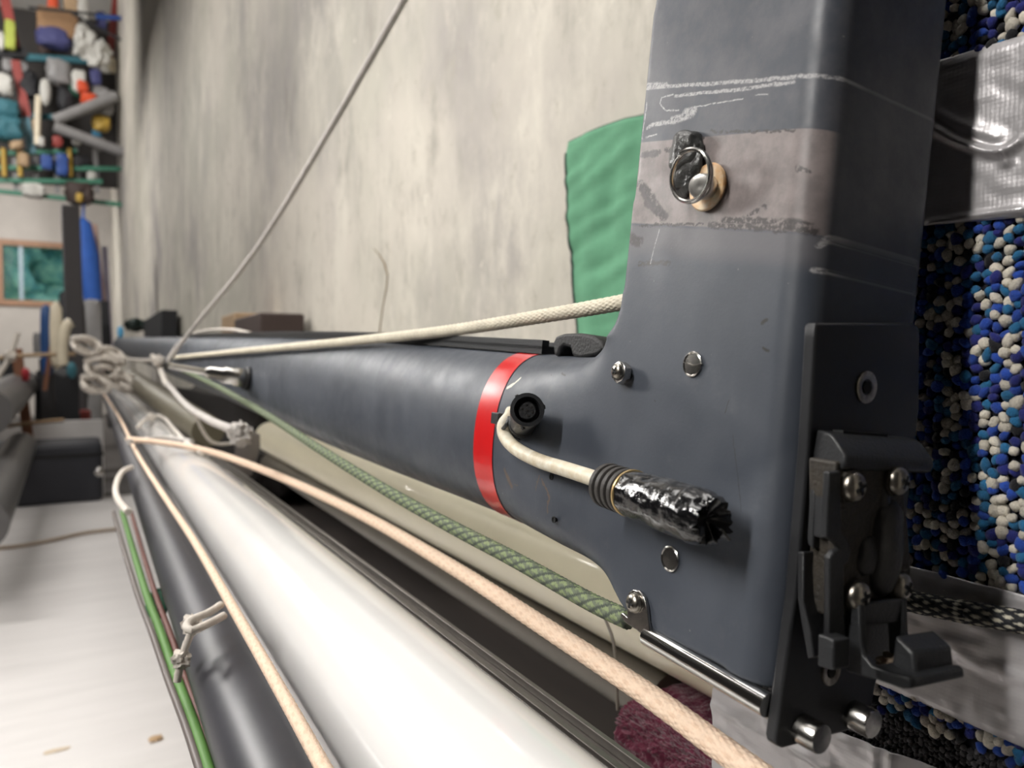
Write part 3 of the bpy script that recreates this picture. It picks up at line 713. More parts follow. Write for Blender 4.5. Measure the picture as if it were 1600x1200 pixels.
# duct tape bands (each its own strip)
def duct_mat():
    m = bpy.data.materials.new('duct_tape'); m.use_nodes = True; t = m.node_tree; b = t.nodes['Principled BSDF']; L = t.links.new
    b.inputs['Base Color'].default_value = (*sr(186, 183, 184), 1); b.inputs['Metallic'].default_value = .45; b.inputs['Roughness'].default_value = .36
    tc = nd(t, 'ShaderNodeTexCoord'); h = None
    for ang, amp in ((0, .35), (math.pi / 2, .3)):
        w = nd(t, 'ShaderNodeTexWave'); w.inputs['Scale'].default_value = 150; w.inputs['Distortion'].default_value = 1.5; w.bands_direction = 'Y' if ang == 0 else 'Z'; L(tc.outputs['Object'], w.inputs['Vector'])
        mm = nd(t, 'ShaderNodeMath', operation='MULTIPLY'); L(w.outputs['Fac'], mm.inputs[0]); mm.inputs[1].default_value = amp
        if h is None: h = mm.outputs[0]
        else: a = nd(t, 'ShaderNodeMath', operation='ADD'); L(h, a.inputs[0]); L(mm.outputs[0], a.inputs[1]); h = a.outputs[0]
    n = nd(t, 'ShaderNodeTexNoise'); n.inputs['Scale'].default_value = 90; n.inputs['Detail'].default_value = 5; L(tc.outputs['Object'], n.inputs['Vector'])
    a = nd(t, 'ShaderNodeMath', operation='MULTIPLY_ADD'); L(n.outputs['Fac'], a.inputs[0]); a.inputs[1].default_value = 7; L(h, a.inputs[2])
    bp = nd(t, 'ShaderNodeBump'); bp.inputs['Strength'].default_value = .10; bp.inputs['Distance'].default_value = .0008; L(a.outputs[0], bp.inputs['Height']); L(bp.outputs[0], b.inputs['Normal'])
    r = nd(t, 'ShaderNodeMapRange'); r.inputs[3].default_value = .28; r.inputs[4].default_value = .5; L(n.outputs['Fac'], r.inputs[0]); L(r.outputs[0], b.inputs['Roughness'])
    return m
duct = duct_mat()
def tape(name, top, bot, X, ridges, seed, x0=None, dirt=False, yl=None, label=None):
    zt = zline(*top, X); zb = zline(*bot, X); y0 = .125; y1 = yl or yL; NY, NZ = 150, 90; v = []; f = []
    rd = [([WX(x, y, X) for x, y in pts], wd, hg) for pts, wd, hg in ridges]
    for i in range(NY):
        y = y0 + (y1 - y0) * i / (NY - 1)
        for j in range(NZ):
            s = j / (NZ - 1); z = zb(y) + (zt(y) - zb(y)) * s
            h = (.0007 if seed == 1 else .0013) * noise.noise(Vector((y * 35, z * 60, seed))) + (.0004 if seed == 1 else .0007) * noise.noise(Vector((y * 120, z * 160, seed + 5)))
            for P, wd, hg in rd:
                best = 1
                for a, b in zip(P[:-1], P[1:]):
                    ba = Vector((b.y - a.y, b.z - a.z)); pa2 = Vector((y - a.y, z - a.z)); k = max(0, min(1, pa2.dot(ba) / ba.length_squared)); best = min(best, (pa2 - ba * k).length)
                h += hg * math.exp(-(best / wd) ** 2)
            e = min(s, 1 - s); h -= .0015 * max(0, 1 - e / .05)
            v.append(Vector((X - .0022 - h, y, z)) - rack.location)
    for i in range(NY - 1):
        for j in range(NZ - 1): f.append((i * NZ + j, i * NZ + j + 1, (i + 1) * NZ + j + 1, (i + 1) * NZ + j))
    o = MB().add(v, f).build(name, duct, rack, angle=80)
    sm = o.modifiers.new('solid', 'SOLIDIFY'); sm.thickness = .0006
    if label: o['label'] = label
    return o
tape('duct_tape_strip', ((1430, 106), (1600, 55)), ((1400, 358), (1600, 340)), XC - .002, [([(1400, 120), (1440, 180), (1462, 200), (1500, 222), (1545, 238), (1575, 240), (1600, 222)], .0021, .0040), ([(1440, 160), (1500, 195), (1560, 215)], .003, .0016), ([(1575, 240), (1578, 255)], .002, .003), ([(1455, 350), (1540, 337), (1600, 330)], .002, .0022)], 1, label='crumpled silver duct tape strip with a bright raised crease')
tape('duct_tape_strip', ((1460, 893), (1600, 928)), ((1372, 1068), (1600, 1168)), XC - .002, [([(1480, 1000), (1540, 1040), (1600, 1060)], .004, .0012)], 2, label='dusty silver duct tape strip crossing behind the latch hook')
tape('duct_tape_strip', ((1119, 1070), (1480, 1205)), ((1119, 1240), (1480, 1420)), XC - .002, [([(1119, 1100), (1200, 1150), (1300, 1190)], .004, .0018), ([(1200, 1130), (1290, 1200)], .003, .002), ([(1370, 1160), (1372, 1200)], .003, .002), ([(1395, 1160), (1398, 1200)], .003, .002)], 3, label='lowest silver duct tape strip under the end plate')
# ================================================================== ROPES
halm = mat('halyard_white', sr(212, 202, 182), .75, 0, .18, 60, .3, 900, attr=True)
def cwhite(a, b, o, i, j): return (.72, .66, .53) if o else (.66, .6, .47)
rope('halyard', [M2W(LW(x, y, w)) for x, y, w in ((1040, 459, .05), (970, 473, .045), (860, 492, .042), (700, 517, .03), (560, 532, .014), (450, 542, .002), (350, 551, -.008), (268, 559, -.012))], .0056, halm,
     'cream braided halyard running from the crane along the top of the dark mast', colf=cwhite, pitch=.0072, n=12, nth=48, depth=.2)
def cgreen(a, b, o, i, j):
    r = (i * 7 + j * 3) % 9
    return sr(132, 146, 104) if r in (0, 3, 5) else (sr(70, 78, 68) if r in (1, 4, 7) else sr(104, 112, 92))
rope('flecked_rope', [M2W(LW(x, y, w)) for x, y, w in ((982, 968, .003), (940, 949, .006), (900, 928, .008), (800, 872, .008), (700, 820, .004), (600, 764, 0), (500, 702, -.004), (400, 638, -.008), (320, 594, -.012), (264, 570, -.014))], .0056, mat('flecked', (1, 1, 1), .8, 0, .25, 200, .3, 900, attr=True),
     'green and black flecked rope along the underside of the dark mast', colf=cgreen, pitch=.0045, n=14, nth=44, depth=.14)
def cpeach(a, b, o, i, j): return sr(232, 206, 182) if (i + 2 * j) % 5 else sr(222, 192, 166)
peach = mat('peach_rope', (1, 1, 1), .8, 0, .12, 200, .3, 900, attr=True)
rope('peach_rope', [WZ(x, y, -.182) for x, y in ((1215, 1233), (1120, 1164), (1000, 1077), (850, 979), (700, 882), (560, 802), (430, 742), (330, 706), (255, 692), (200, 686))], .0066, peach,
     'thick peach braided rope crossing over the white boom to the masthead side', colf=cpeach, pitch=.0085, n=14, nth=56, depth=.16)
rope('peach_rope', [WZ(x, y, -.205) for x, y in ((525, 1235), (440, 1082), (370, 960), (300, 840), (250, 765), (212, 704), (185, 650), (160, 612))], .0042, peach,
     'thin peach rope lying along the left edge of the white boom', colf=cpeach, pitch=.007, n=12, nth=30, depth=.14)
def cbk(a, b, o, i, j): return sr(196, 190, 172) if (i % 2 == 0 and j % 2 == 0) or (i - j) % 14 == 0 else sr(16, 17, 24)
rope('dark_braided_rope', [WX(x, y, XC - .011) for x, y in ((1400, 935), (1440, 943), (1500, 955), (1560, 965), (1620, 976), (1700, 992))], .0058, mat('dark_braid', (1, 1, 1), .7, 0, .2, 200, .3, 900, attr=True),
     'black rope flecked with white over the duct tape beside the latch', colf=cbk, pitch=.0048, n=14, nth=56, depth=.2)
greyr = mat('grey_rope', sr(196, 190, 184), .7, 0, .25, 40, .2, 300)
up = [WX(x, y, X) for x, y, X in ((262, 566, .245), (300, 515, .29), (370, 430, .33), (430, 345, .36), (520, 195, .38), (630, 2, .40))]
dd = (up[-1] - up[-2]).normalized(); top = up[-1] + dd * ((2.8 - up[-1].z) / dd.z * .9)
MB().tube(smooth_path(up, .03) + [up[-1] + dd * .6, up[-1] + dd * 1.6], .0055, 14).build('sling_rope', greyr, label='taut grey sling rope rising from the mast bundle across the concrete wall', category='rope')
tie = mat('rope_loop', sr(214, 206, 196), .8, 0, .2, 90, .3, 400)
def cord(name, pts, r, m, label, cat='cord', group=None, knots=()):
    mb = MB().tube(smooth_path(pts, .012), r, 10)
    for k in knots: mb.blob(k, (r * 4.5, r * 4.5, r * 4.5), 3, .6, 2.5, 3, box=0)
    return thing(mb.build(name, m), label, cat, group)
# ================================================================== SPARS ON THE RACK
dv = ray(145, 570).normalized()
whitep = mat('white_gelcoat', sr(232, 230, 228), .16, 0, .05, 6, .05, 20, coat=.6)
def spar_pts(X, Y, Z, y0, y1, d=dv):
    return [Vector((X, Y, Z)) + d * ((y - Y) / d.y) for y in (y0, y1)]
bm0, bm1 = spar_pts(.196, .45, -.252, .12, 7.6)
boom = empty('boom', bm0, 'glossy white boom lying along the rack in the lower middle', 'boom')
def lp(o, *P): return [Vector(p) - o.location for p in P]
v = []; NS = 14
path = [bm0.lerp(bm1, i / NS) for i in range(NS + 1)]
MB().tube([p - bm0 for p in path], .058, 48).build('boom_tube', whitep, boom)
trm = mat('track_grey', sr(112, 107, 102), .42, .6, .25, 60)
tk = MB()
sx = Vector((.057, 0, .012))
for dx, dz, w_, h_ in ((.012, 0, .026, .010), (.002, .008, .004, .006), (.012, .007, .005, .004), (.023, .008, .004, .006)):
    tk.beam(sx + Vector((dx, 0, dz)), (bm1 - bm0) + sx + Vector((dx, 0, dz)), w_, h_)
tko = tk.build('sail_track', trm, boom, bevel=.0006, label='dark grey sail track along the boom')
rv = MB().lathe([(.0038, 0), (.0036, .0012), (.001, .0016)], (0, 0, 0), (0, 0, 1), 16).mesh('rivet', steel)
for x, y in ((797, 1093), (690, 1003), (668, 985), (646, 968), (628, 955), (560, 905), (510, 868)):
    q = WZ(x, y, bm0.z + .022) - bm0
    o = bpy.data.objects.new('rivet', rv); COL.objects.link(o); o.parent = boom; o.location = (q.x, q.y, sx.z + .008 + (dv.z / dv.y) * q.y)
# black spar
bs0, bs1 = spar_pts(.102, .45, -.258, .10, 7.0)
bsp = empty('spar', bs0, 'matt black spar lying left of the white boom', 'spar')
blk_m = mat('black_spar', sr(58, 58, 64), .4, 0, .25, 20)
MB().tube([p - bs0 for p in [bs0.lerp(bs1, i / 10) for i in range(11)]], .030, 40).build('spar_tube', blk_m, bsp)
MB().beam(Vector((.022, 0, .020)), bs1 - bs0 + Vector((.022, 0, .020)), .003, .003).build('seam', anod, bsp)
# cream spar behind
dv2 = ray(150, 560).normalized()
cs0, cs1 = spar_pts(.468, .45, -.236, .30, 2.3, dv2)
creamp = mat('cream_spar', sr(222, 214, 188), .3, 0, .08, 10, coat=.2)
MB().tube([cs0.lerp(cs1, i / 10) for i in range(11)], .046, 40).build('cream_spar', creamp, label='thick cream spar lying beneath and behind the dark mast', category='spar')
# dark olive spar under it
os0, os1 = spar_pts(.468, .50, -.314, .50, 2.3, dv2)
MB().tube([os0.lerp(os1, i / 10) for i in range(11)], .029, 32).build('bronze_spar', mat('bronze_anodised', sr(96, 90, 80), .4, .3, .2, 10), label='bronze brown spar in the shade beneath the cream spar', category='spar')
# dark shelf and rail added to darken the gap under the spars
dkw = mat('dark_timber', sr(48, 40, 36), .8, 0, .4, 14, stretch=(1, .1, 1))
MB().box((.60, 2.1, -.50), (.28, 3.6, .03)).build('dark_gap_shelf', dkw, bevel=.003, label='dark timber shelf added along the concrete wall to keep the gap dark', category='shelf')
MB().box((.735, 2.1, -.40), (.03, 3.6, .16)).build('dark_gap_rail', dkw, bevel=.003, label='dark timber rail added above the shelf to keep the gap dark', category='rail')
MB().blob((.60, 3.6, -.30), (.24, 2.3, .34), 8, .1, 2, 4, box=.8).build('dark_gap_fill', mat('dark_gap_fill', sr(38, 34, 33), .8, 0, .3, 10), label='dark lump added to fill the black gap behind the rack bracket', category='tarp')  # dark lump added only to blacken the gap beyond the bracket
# thin tube standing in for a reflected line in the gap
cord('reflection_line', [WX(940, 955, .405), WX(955, 990, .400), WX(962, 1030, .395), WX(965, 1110, .39)], .0014, mat('reflection_grey', sr(112, 104, 94), .6), 'thin grey line standing in for a reflection below the cream spar')
# towel padded arm
tow = mat('maroon_terry', sr(112, 34, 62), .95, 0, .35, 180, .8, 420, sheen=.3)
ya, yb = WX(989, 1040, .42).y, WX(1119, 1050, .42).y - .03
v = []; f = []; NU, NV = 260, 110
TA = empty('padded_arm', (.545, (ya + yb) / 2, -.322), 'rack arm wrapped in a fluffy maroon towel under the cream spar', 'rack')
mb = MB(); rnd = random.Random(4)
zt_ = -.308
mb.box(Vector((.0, 0, -.075)), (.26, abs(ya - yb) - .02, .12)).build('arm', dkw, TA)
mb = MB()
for i in range(NU):
    for j in range(NV):
        s = i / (NU - 1) * 2 * math.pi; u_ = j / (NV - 1)
        cx, cz = math.cos(s), math.sin(s)
        q = Vector((math.copysign(abs(cx) ** .2, cx) * .145, (u_ - .5) * abs(ya - yb), -.06 + math.copysign(abs(cz) ** .2, cz) * .085 + .07 * 0))
        k = .006 * noise.noise(Vector((s * 22, u_ * 9, 0))) + .003 * noise.noise(Vector((s * 60, u_ * 28, 3))) + rnd.uniform(-.0012, .0012)
        q += Vector((cx, 0, cz)) * k; v.append(q)
for i in range(NU - 1):
    for j in range(NV - 1): f.append((i * NV + j, i * NV + j + 1, (i + 1) * NV + j + 1, (i + 1) * NV + j))
mb.add(v, f).build('towel', tow, TA, angle=85, label='maroon terry towel')
# ------------------------------------------------------------------ green blanket on the wall
gm = mat('green_canvas', sr(98, 156, 122), .85, 0, .15, 25, .25, 90)
A = [(885, 240), (889, 222), (945, 197), (1010, 178), (1120, 150)]
NU, NV = 70, 60; v = []; f = []
def edge_top(s):
    k = s * (len(A) - 1); i = min(int(k), len(A) - 2); q = k - i; return (A[i][0] * (1 - q) + A[i + 1][0] * q, A[i][1] * (1 - q) + A[i + 1][1] * q)
for i in range(NU):
    s = i / (NU - 1); tx, ty = edge_top(s)
    for j in range(NV):
        u_ = j / (NV - 1); x = tx + (22 * u_ ** 1.1) * (1 - s * .6); y = ty + (600 - ty) * u_
        p = WX(x, y, WXP - .02); h = .007 * noise.noise(Vector((p.y * 22, p.z * 12, 1))) + .005 * noise.noise(Vector((p.y * 14 + p.z * 40, p.z * 30, 4))) * (1 if .1 < u_ < .6 else .4)
        v.append(p + Vector((h, 0, 0)))
for i in range(NU - 1):
    for j in range(NV - 1): f.append((i * NV + j, i * NV + j + 1, (i + 1) * NV + j + 1, (i + 1) * NV + j))
bl = MB().add(v, f).build('canvas_sheet', gm, angle=80, label='green canvas sheet with dark hem hanging on the concrete wall', category='canvas')
s_ = bl.modifiers.new('solid', 'SOLIDIFY'); s_.thickness = .003
MB().tube([v[j] + Vector((-.002, 0, 0)) for j in range(NV)] , .0032, 8).tube([v[i * NV] + Vector((-.002, 0, 0)) for i in range(NU)], .0012, 8).build('hem', mat('dark_hem', sr(44, 56, 52), .9), bl)

# ================================================================== BUNDLE, TIES AND FAR CLUTTER
def P(x, y, Y): return WY(x, y, Y)
# ties round the spars
cord('rope_loop', [WZ(x, y, -.205) for x, y in ((345, 945), (325, 958), (300, 968), (291, 978), (300, 985), (325, 975), (350, 962))] , .0032, tie, 'white cord looped over the black spar at its nearest tie', knots=[WZ(300, 976, -.21)])
cord('frayed_cord', [P(300, 985, .62), P(290, 1010, .62), P(282, 1035, .62), P(277, 1065, .62)], .003, tie, 'frayed white tie tail hanging down beside the green line', knots=[P(284, 1030, .62)])
cord('rope_loop', [WZ(x, y, -.215) for x, y in ((205, 730), (190, 738), (181, 760), (184, 780), (200, 800))], .005, tie, 'white cord round the black spar behind the nearest tie')
gl = mat('green_line', sr(74, 118, 46), .6); bl2 = mat('brown_line', sr(92, 50, 40), .6); gk = mat('green_knot', sr(0, 110, 76), .6)
def gpts(off): return [WZ(x + off - 14, y, -.27) for x, y in ((352, 1240), (320, 1140), (290, 1060), (264, 985), (245, 935), (228, 880), (205, 800))]
cord('green_line', gpts(0), .0042, gl, 'bright green line along the lower left side of the black spar')
cord('brown_line', gpts(14), .003, bl2, 'brown line between the green line and the black spar')
cord('dark_line', gpts(-14), .003, mat('grey_line', sr(96, 88, 84), .5), 'grey line outermost below the black spar')
kb = MB()
for i in range(3): kb.tube([WZ(245 + 12 * math.cos(t) + i * 2, 948 + 14 * math.sin(t) - i * 5, -.295) for t in [k * math.pi / 8 for k in range(17)]], .0045, 8)
kb.build('green_knot', gk, label='dark green knotted loop beside the black spar', category='knot')
# cords tied at the mast sling
cord('sling_tie', [M2W(LW(x, y, -.012)) for x, y in ((238, 556), (246, 566), (252, 580), (258, 596), (264, 604))], .009, tie, 'white knotted sling tie where the grey rope meets the mast', knots=[M2W(LW(248, 564, -.02))])
cord('white_line', [M2W(LW(x, y, w)) for x, y, w in ((250, 563, -.02), (220, 563, -.02), (190, 560, -.02), (160, 558, -.02))], .008, tie, 'white line running left from the sling tie over the mast')
cord('white_line', [M2W(LW(x, y, w)) for x, y, w in ((262, 560, -.015), (285, 530, .02), (320, 517, .05), (360, 515, .05), (392, 521, .05))], .004, tie, 'thin white line arching over the top of the mast')
cord('grey_strap', [M2W(LW(x, y, w)) for x, y, w in ((262, 600, -.02), (290, 632, -.025), (325, 655, -.028), (355, 668, -.03), (376, 676, -.03))], .008, greyr, 'grey strap slanting under the mast to the rack bracket', knots=[M2W(LW(376, 678, -.03))])
br = empty('rack_bracket', P(388, 700, 1.9), 'grey upright rack bracket under the mast holding the strap', 'bracket')
bq = [P(x, y, 1.9) - br.location for x, y in ((370, 665), (398, 680), (398, 700), (385, 745), (372, 745), (376, 700))]
MB().prism([q - Vector((.016, .009, 0)) for q in bq], (.032, .018, 0)).build('web', mat('bracket_grey', sr(124, 118, 116), .5, .3, .2, 20), br, bevel=.002)
MB().box(P(392, 800, 1.93) - br.location + Vector((-.01, .02, .0)), (.03, .04, .34)).build('upright', dkw, br)
cord('rope_loop', [P(x, y, 1.9) for x, y in ((300, 640), (330, 690), (372, 692))], .004, tie, 'thin white cord crossing the dark gap beside the bracket')
cord('peach_tail', [WZ(x, y, -.185) for x, y in ((200, 690), (260, 684), (300, 690))], .006, greyr, 'short grey cord across the white boom at the crossing')
cord('rope_loop', [WZ(x, y, -.188) for x, y in ((215, 668), (228, 655), (240, 650), (255, 652), (270, 668), (290, 690), (315, 708))], .0055, tie, 'white knotted cord lying on the boom beyond the crossing', knots=[WZ(237, 652, -.18)])
# jumble of white lashings at the far end of the rack
lash_items = [((135, 540), .05), ((160, 575), .06), ((178, 590), .07), ((150, 600), .05), ((200, 600), .05), ((172, 556), .05)]
LL = ['white rope lashing at the far left top of the spar bundle', 'white rope lashing in the middle of the far bundle', 'largest white lashing where the boom meets the mast', 'lowest white lashing above the black spar', 'white lashing nearest the sling tie', 'white lashing topping the far bundle beside the mast end']
for i, ((x, y), r) in enumerate(lash_items):
    c = WY(x, y, 3.6); mb = MB()
    for k in range(3):
        a0 = random.uniform(0, 3)
        mb.tube([c + Vector((math.cos(t + a0) * r, .03 * k + .02 * math.sin(3 * t), math.sin(t) * r * .7)) for t in [q * math.pi / 8 for q in range(17)]], .011, 8)
    mb.build('lashing', tie, label=LL[i], category='lashing')
mb = MB().tube([P(205, 592, 4.0) , P(325, 674, 2.2)], .044, 24); mb.build('olive_spar', mat('olive_alloy', sr(118, 112, 96), .45, .3, .2, 8), label='olive grey alloy spar between the boom and the dark mast', category='spar')
# ------------------------------------------------------------------ white bench, black box
TB_ = empty('workbench', (-.6, 4.0, -1.25), 'long white topped bench below the black spar', 'bench')
bw = mat('bench_white', sr(228, 224, 222), .55, 0, .12, 3, stretch=(.6, 4, 1))
zt = -.95; yf = WZ(60, 784, zt).y
MB().box(Vector((-.05 + .6, (yf + .6) / 2 - 4.0, zt - .02 + 1.25)) - Vector((.35, 0, 0)), (1.95, yf - .6, .04)).build('bench_top', bw, TB_, bevel=.003)
for sx_ in (-.85, .95 - .0):
    for sy_ in (.8, yf - .3):
        MB().box((sx_ * .9 + .1, sy_ - 4.0, .13), (.07, .07, .26)).build('leg', dkw, TB_)
for i in range(7): pass
cord('bench_cord', [WZ(x, y, zt + .012) for x, y in ((-15, 857), (30, 853), (80, 844), (130, 833), (185, 826))], .010, mat('string', sr(176, 160, 142), .8), 'beige cord lying across the white bench')
MB().blob(WZ(243, 1154, zt + .004), (.03, .03, .008), 3, .5, 2, 2).build('wood_scrap', mat('scrap', sr(190, 160, 125), .8), label='small tan scrap on the near part of the white bench', category='scrap')
MB().blob(WZ(90, 1172, zt + .001), (.06, .02, .003), 5, .5, 2, 2).build('wood_scrap', mat('scrap_pale', sr(206, 190, 168), .8), label='pale flat scrap at the bottom of the white bench', category='scrap')
bx = mat('black_case', sr(44, 45, 52), .55, 0, .2, 6)
q0, q1 = WZ(-60, 797, zt), WZ(162, 786, zt)
bc = empty('black_case', (q0 + q1) / 2, 'large black case standing at the far end of the white bench', 'case')
wd = q1.x - q0.x; hh = .40
MB().box((0, .25, hh / 2), (wd, .5, hh)).build('case_body', bx, bc, bevel=.03, seg=3)
MB().box((0, .25, hh * .8), (wd + .01, .51, .02)).build('lid_seam', dark, bc)
MB().lathe([(.03, 0), (.03, .02), (.01, .03)], WY(155, 737, q1.y - .02) - bc.location, (0, -1, 0), 16).build('catch', steel, bc)
MB().blob(WY(20, 752, q0.y - .1), (.09, .08, .12), 2, .5, 3, 3).build('rag', mat('rag', sr(186, 178, 168), .9), label='crumpled pale rag hanging on the front of the black case', category='rag')
# second white board and grey spars left
MB().box(P(105, 730, 6.95), (.52, .03, .76)).build('white_board', bw, bevel=.005, label='white panel standing beyond the black case', category='panel')
gsp = mat('grey_spar', sr(104, 102, 102), .4, .3, .15, 6)
for i, (z, y0_, x_, l) in enumerate(((-.26, 4.6, -.42, 'upper fat grey spar at the left edge of the photo'), (-.62, 3.4, -.33, 'lower fat grey spar at the left edge above the black case'))):
    MB().tube([Vector((x_, y0_, z)), Vector((x_ + .0, y0_ + (3.6 if i == 0 else 2.5), z + .06))], [.13, .12] if i == 0 else [.10, .09], 32).build('grey_spar', gsp, label=l, category='spar')
def post(name, a, b, Y, w, m, label, cat, d=None):
    return thing(MB().beam(P(*a, Y), P(*b, Y), w, d or w, up=(0, 1, 0)).build(name, m, bevel=w * .1), label, cat)
brn = mat('rust_post', sr(128, 84, 60), .7, 0, .3, 5); dk = mat('dark_post', sr(44, 42, 44), .6, 0, .2, 5)
post('rack_post', (26, 545), (50, 730), 6.8, .07, brn, 'rusty brown upright between the grey spars', 'post')
post('rack_post', (72, 560), (78, 700), 7.2, .10, dk, 'dark upright right of the rusty post', 'post')
post('rack_post', (110, 322), (124, 730), 9.0, .17, mat('column_grey', sr(86, 82, 84), .6, 0, .1, 3), 'dark grey building column right of the far window', 'column')
cord('strung_cord', [P(x, y, 6.3) for x, y in ((-5, 560), (30, 556), (80, 554), (118, 553))], .014, mat('tan_line', sr(164, 140, 112), .8), 'tan line strung level below the far window')
cord('strung_cord', [P(x, y, 6.3) for x, y in ((-5, 668), (40, 662), (100, 656))], .014, mat('tan_line_low', sr(150, 124, 96), .8), 'lower tan line strung above the black case')
cord('strung_cord', [P(x, y, 6.0) for x, y in ((28, 520), (16, 556), (-4, 590))], .016, tie, 'white tie cord at the end of the upper grey spar', knots=[P(16, 556, 6.0)])
cord('strung_cord', [P(x, y, 6.0) for x, y in ((26, 628), (14, 650), (2, 662))], .02, tie, 'white tie cord between the two grey spars', knots=[P(24, 630, 6.0)])
def lump(name, box_, Y, m, label, cat, depth=None, amp=.25, bx_=.5, seed=None, fr_=2.5):
    x0, y0, x1, y1 = box_; a = P(x0, y1, Y); b = P(x1, y0, Y); w, h = b.x - a.x, b.z - a.z
    return thing(MB().blob((a + b) / 2, (w, depth or min(w, h), h), seed or sum(map(ord, label)) % 50, amp, fr_, 3, box=bx_).build(name, m), label, cat)
def cm_(n, r, g, b, ro=.7, **k): return mat(n, sr(r, g, b), ro, 0, .2, 5, **k)
MZ = dict(blue=cm_('blue_fabric', 50, 100, 190), navy=cm_('navy_vinyl', 30, 74, 130, .5), cream=cm_('cream_vinyl', 222, 210, 186, .5), pink=cm_('pink_board', 205, 172, 160), black=cm_('black_cloth', 34, 34, 38), green=cm_('green_cloth', 40, 84, 66), dgreen=cm_('dark_green', 28, 50, 44),
          white=cm_('white_cloth', 200, 198, 192), orange=cm_('orange_plastic', 214, 84, 50, .4), card=cm_('cardboard', 150, 116, 84), teal=cm_('teal_cloth', 52, 106, 118), yellow=cm_('yellow_plastic', 190, 156, 66, .5), grey=cm_('grey_pvc', 138, 136, 136, .5), red=cm_('red_steel', 150, 62, 56, .5), rgreen=cm_('rail_green', 62, 128, 104, .5), royal=cm_('royal_blue', 44, 78, 150, .5), brown=cm_('brown_bin', 66, 52, 48), tan=cm_('tan_wood', 178, 150, 118), lime=cm_('lime_label', 170, 180, 80), purple=cm_('purple_cloth', 70, 72, 120), skyb=cm_('sky_blue', 90, 170, 215, .5))
# hanging sailbags and boards at the far end of the wall
MB().tube([P(131, 318, 15), P(130, 340, 15), P(129, 348, 15), P(135, 400, 15), P(146, 472, 15)], [.02, .02, .13, .20, .14], 20).build('sail_bag', MZ['blue'], label='long bright blue sail bag hanging beside the column', category='bag')
post('board', (144, 350), (176, 645), 15.4, .16, MZ['pink'], 'pale pink board leaning behind the blue sail bag', 'board', .05)
post('board', (163, 385), (178, 640), 15.6, .10, cm_('lilac_board', 170, 168, 190), 'pale lilac strip leaning by the concrete wall', 'board', .05)
lump('fender', (64, 476, 82, 590), 7.0, MZ['navy'], 'navy blue boat fender standing under the far window', 'fender', bx_=.6, amp=.05)
lump('fender', (78, 472, 98, 578), 6.6, MZ['cream'], 'tall cream boat fender in front of the navy fender', 'fender', bx_=.5, amp=.08)
cord('white_hose', [P(x, y, 6.2) for x, y in ((98, 570), (98, 535), (104, 510), (112, 503))], .035, MZ['cream'], 'curved cream hose beside the tall cream fender', 'hose')
lump('bin_bag', (96, 462, 134, 690), 9.6, MZ['black'], 'black bag slumped against the column', 'bag')
lump('bin', (133, 468, 158, 672), 12, MZ['grey'], 'pale grey bin between the column and the wall', 'bin', bx_=.9, amp=.02)
post('board', (162, 470), (176, 668), 12.5, .12, MZ['black'], 'narrow black board leaning at the end of the wall', 'board')
lump('bottle', (183, 510, 193, 528), 4.4, MZ['skyb'], 'small sky blue bottle standing at the far end of the mast', 'bottle', bx_=.3, amp=.05)
MB().beam(P(80, 540, 6.9), P(70, 610, 6.9), .03, .03).build('stick', brn, label='thin brown stick under the fenders', category='stick')
lump('teal_ball', (104, 565, 120, 592), 5.4, MZ['teal'], 'round teal float among the far lashings', 'float', bx_=0, amp=.05)
lump('red_rag', (34, 575, 46, 596), 6.4, cm_('red_cloth', 168, 40, 50), 'small red rag beside the rusty post', 'rag')
for i, (b_, c_, l_) in enumerate((((0, 556, 24, 600), 'black', 'black block behind the upper grey spar'), ((52, 520, 74, 556), 'grey', 'grey bundle below the far window'), ((58, 576, 124, 790), 'black', 'tall black crate under the fenders beyond the black case'), ((92, 620, 118, 634), 'white', 'white tray on the shaded black crate'), ((124, 640, 142, 665), 'red', 'dull red tin beside the far lashings'))):
    lump('clutter_box', b_, 7.4 + i * .3, MZ[c_], l_, 'box', bx_=.85, amp=.06)
# things against the concrete wall just above the mast
def wallbox(name, x0, y0, x1, y1, X, m, label, cat, dep=.16):
    a = WX(x0, y1, X); b = WX(x1, y0, X)
    c = Vector(((X + dep / 2), (a.y + b.y) / 2, (a.z + b.z) / 2)); return thing(MB().box(c, (dep, abs(a.y - b.y), b.z - a.z)).build(name, m, bevel=.008), label, cat)
wallbox('wooden_block', 346, 488, 366, 540, .56, MZ['tan'], 'pale wooden block on the wall ledge behind the mast', 'block')
wallbox('brown_box', 366, 488, 405, 540, .56, MZ['brown'], 'dark brown box beside the pale wooden block', 'box')
wallbox('black_box', 225, 484, 252, 540, .6, MZ['black'], 'black box by the wall with a green bag against it', 'box', .12)
a = WX(212, 508, .55); MB().blob(a, (.2, .7, .13), 3, .4, 2.5, 3, box=.2).build('green_bag', MZ['dgreen'], label='dark green bag slumped by the concrete wall', category='bag')
MB().box((.68, 4.6, -.25), (.12, 6.5, .03)).build('wall_ledge', dkw, bevel=.003, label='dark ledge along the wall behind the mast', category='ledge')
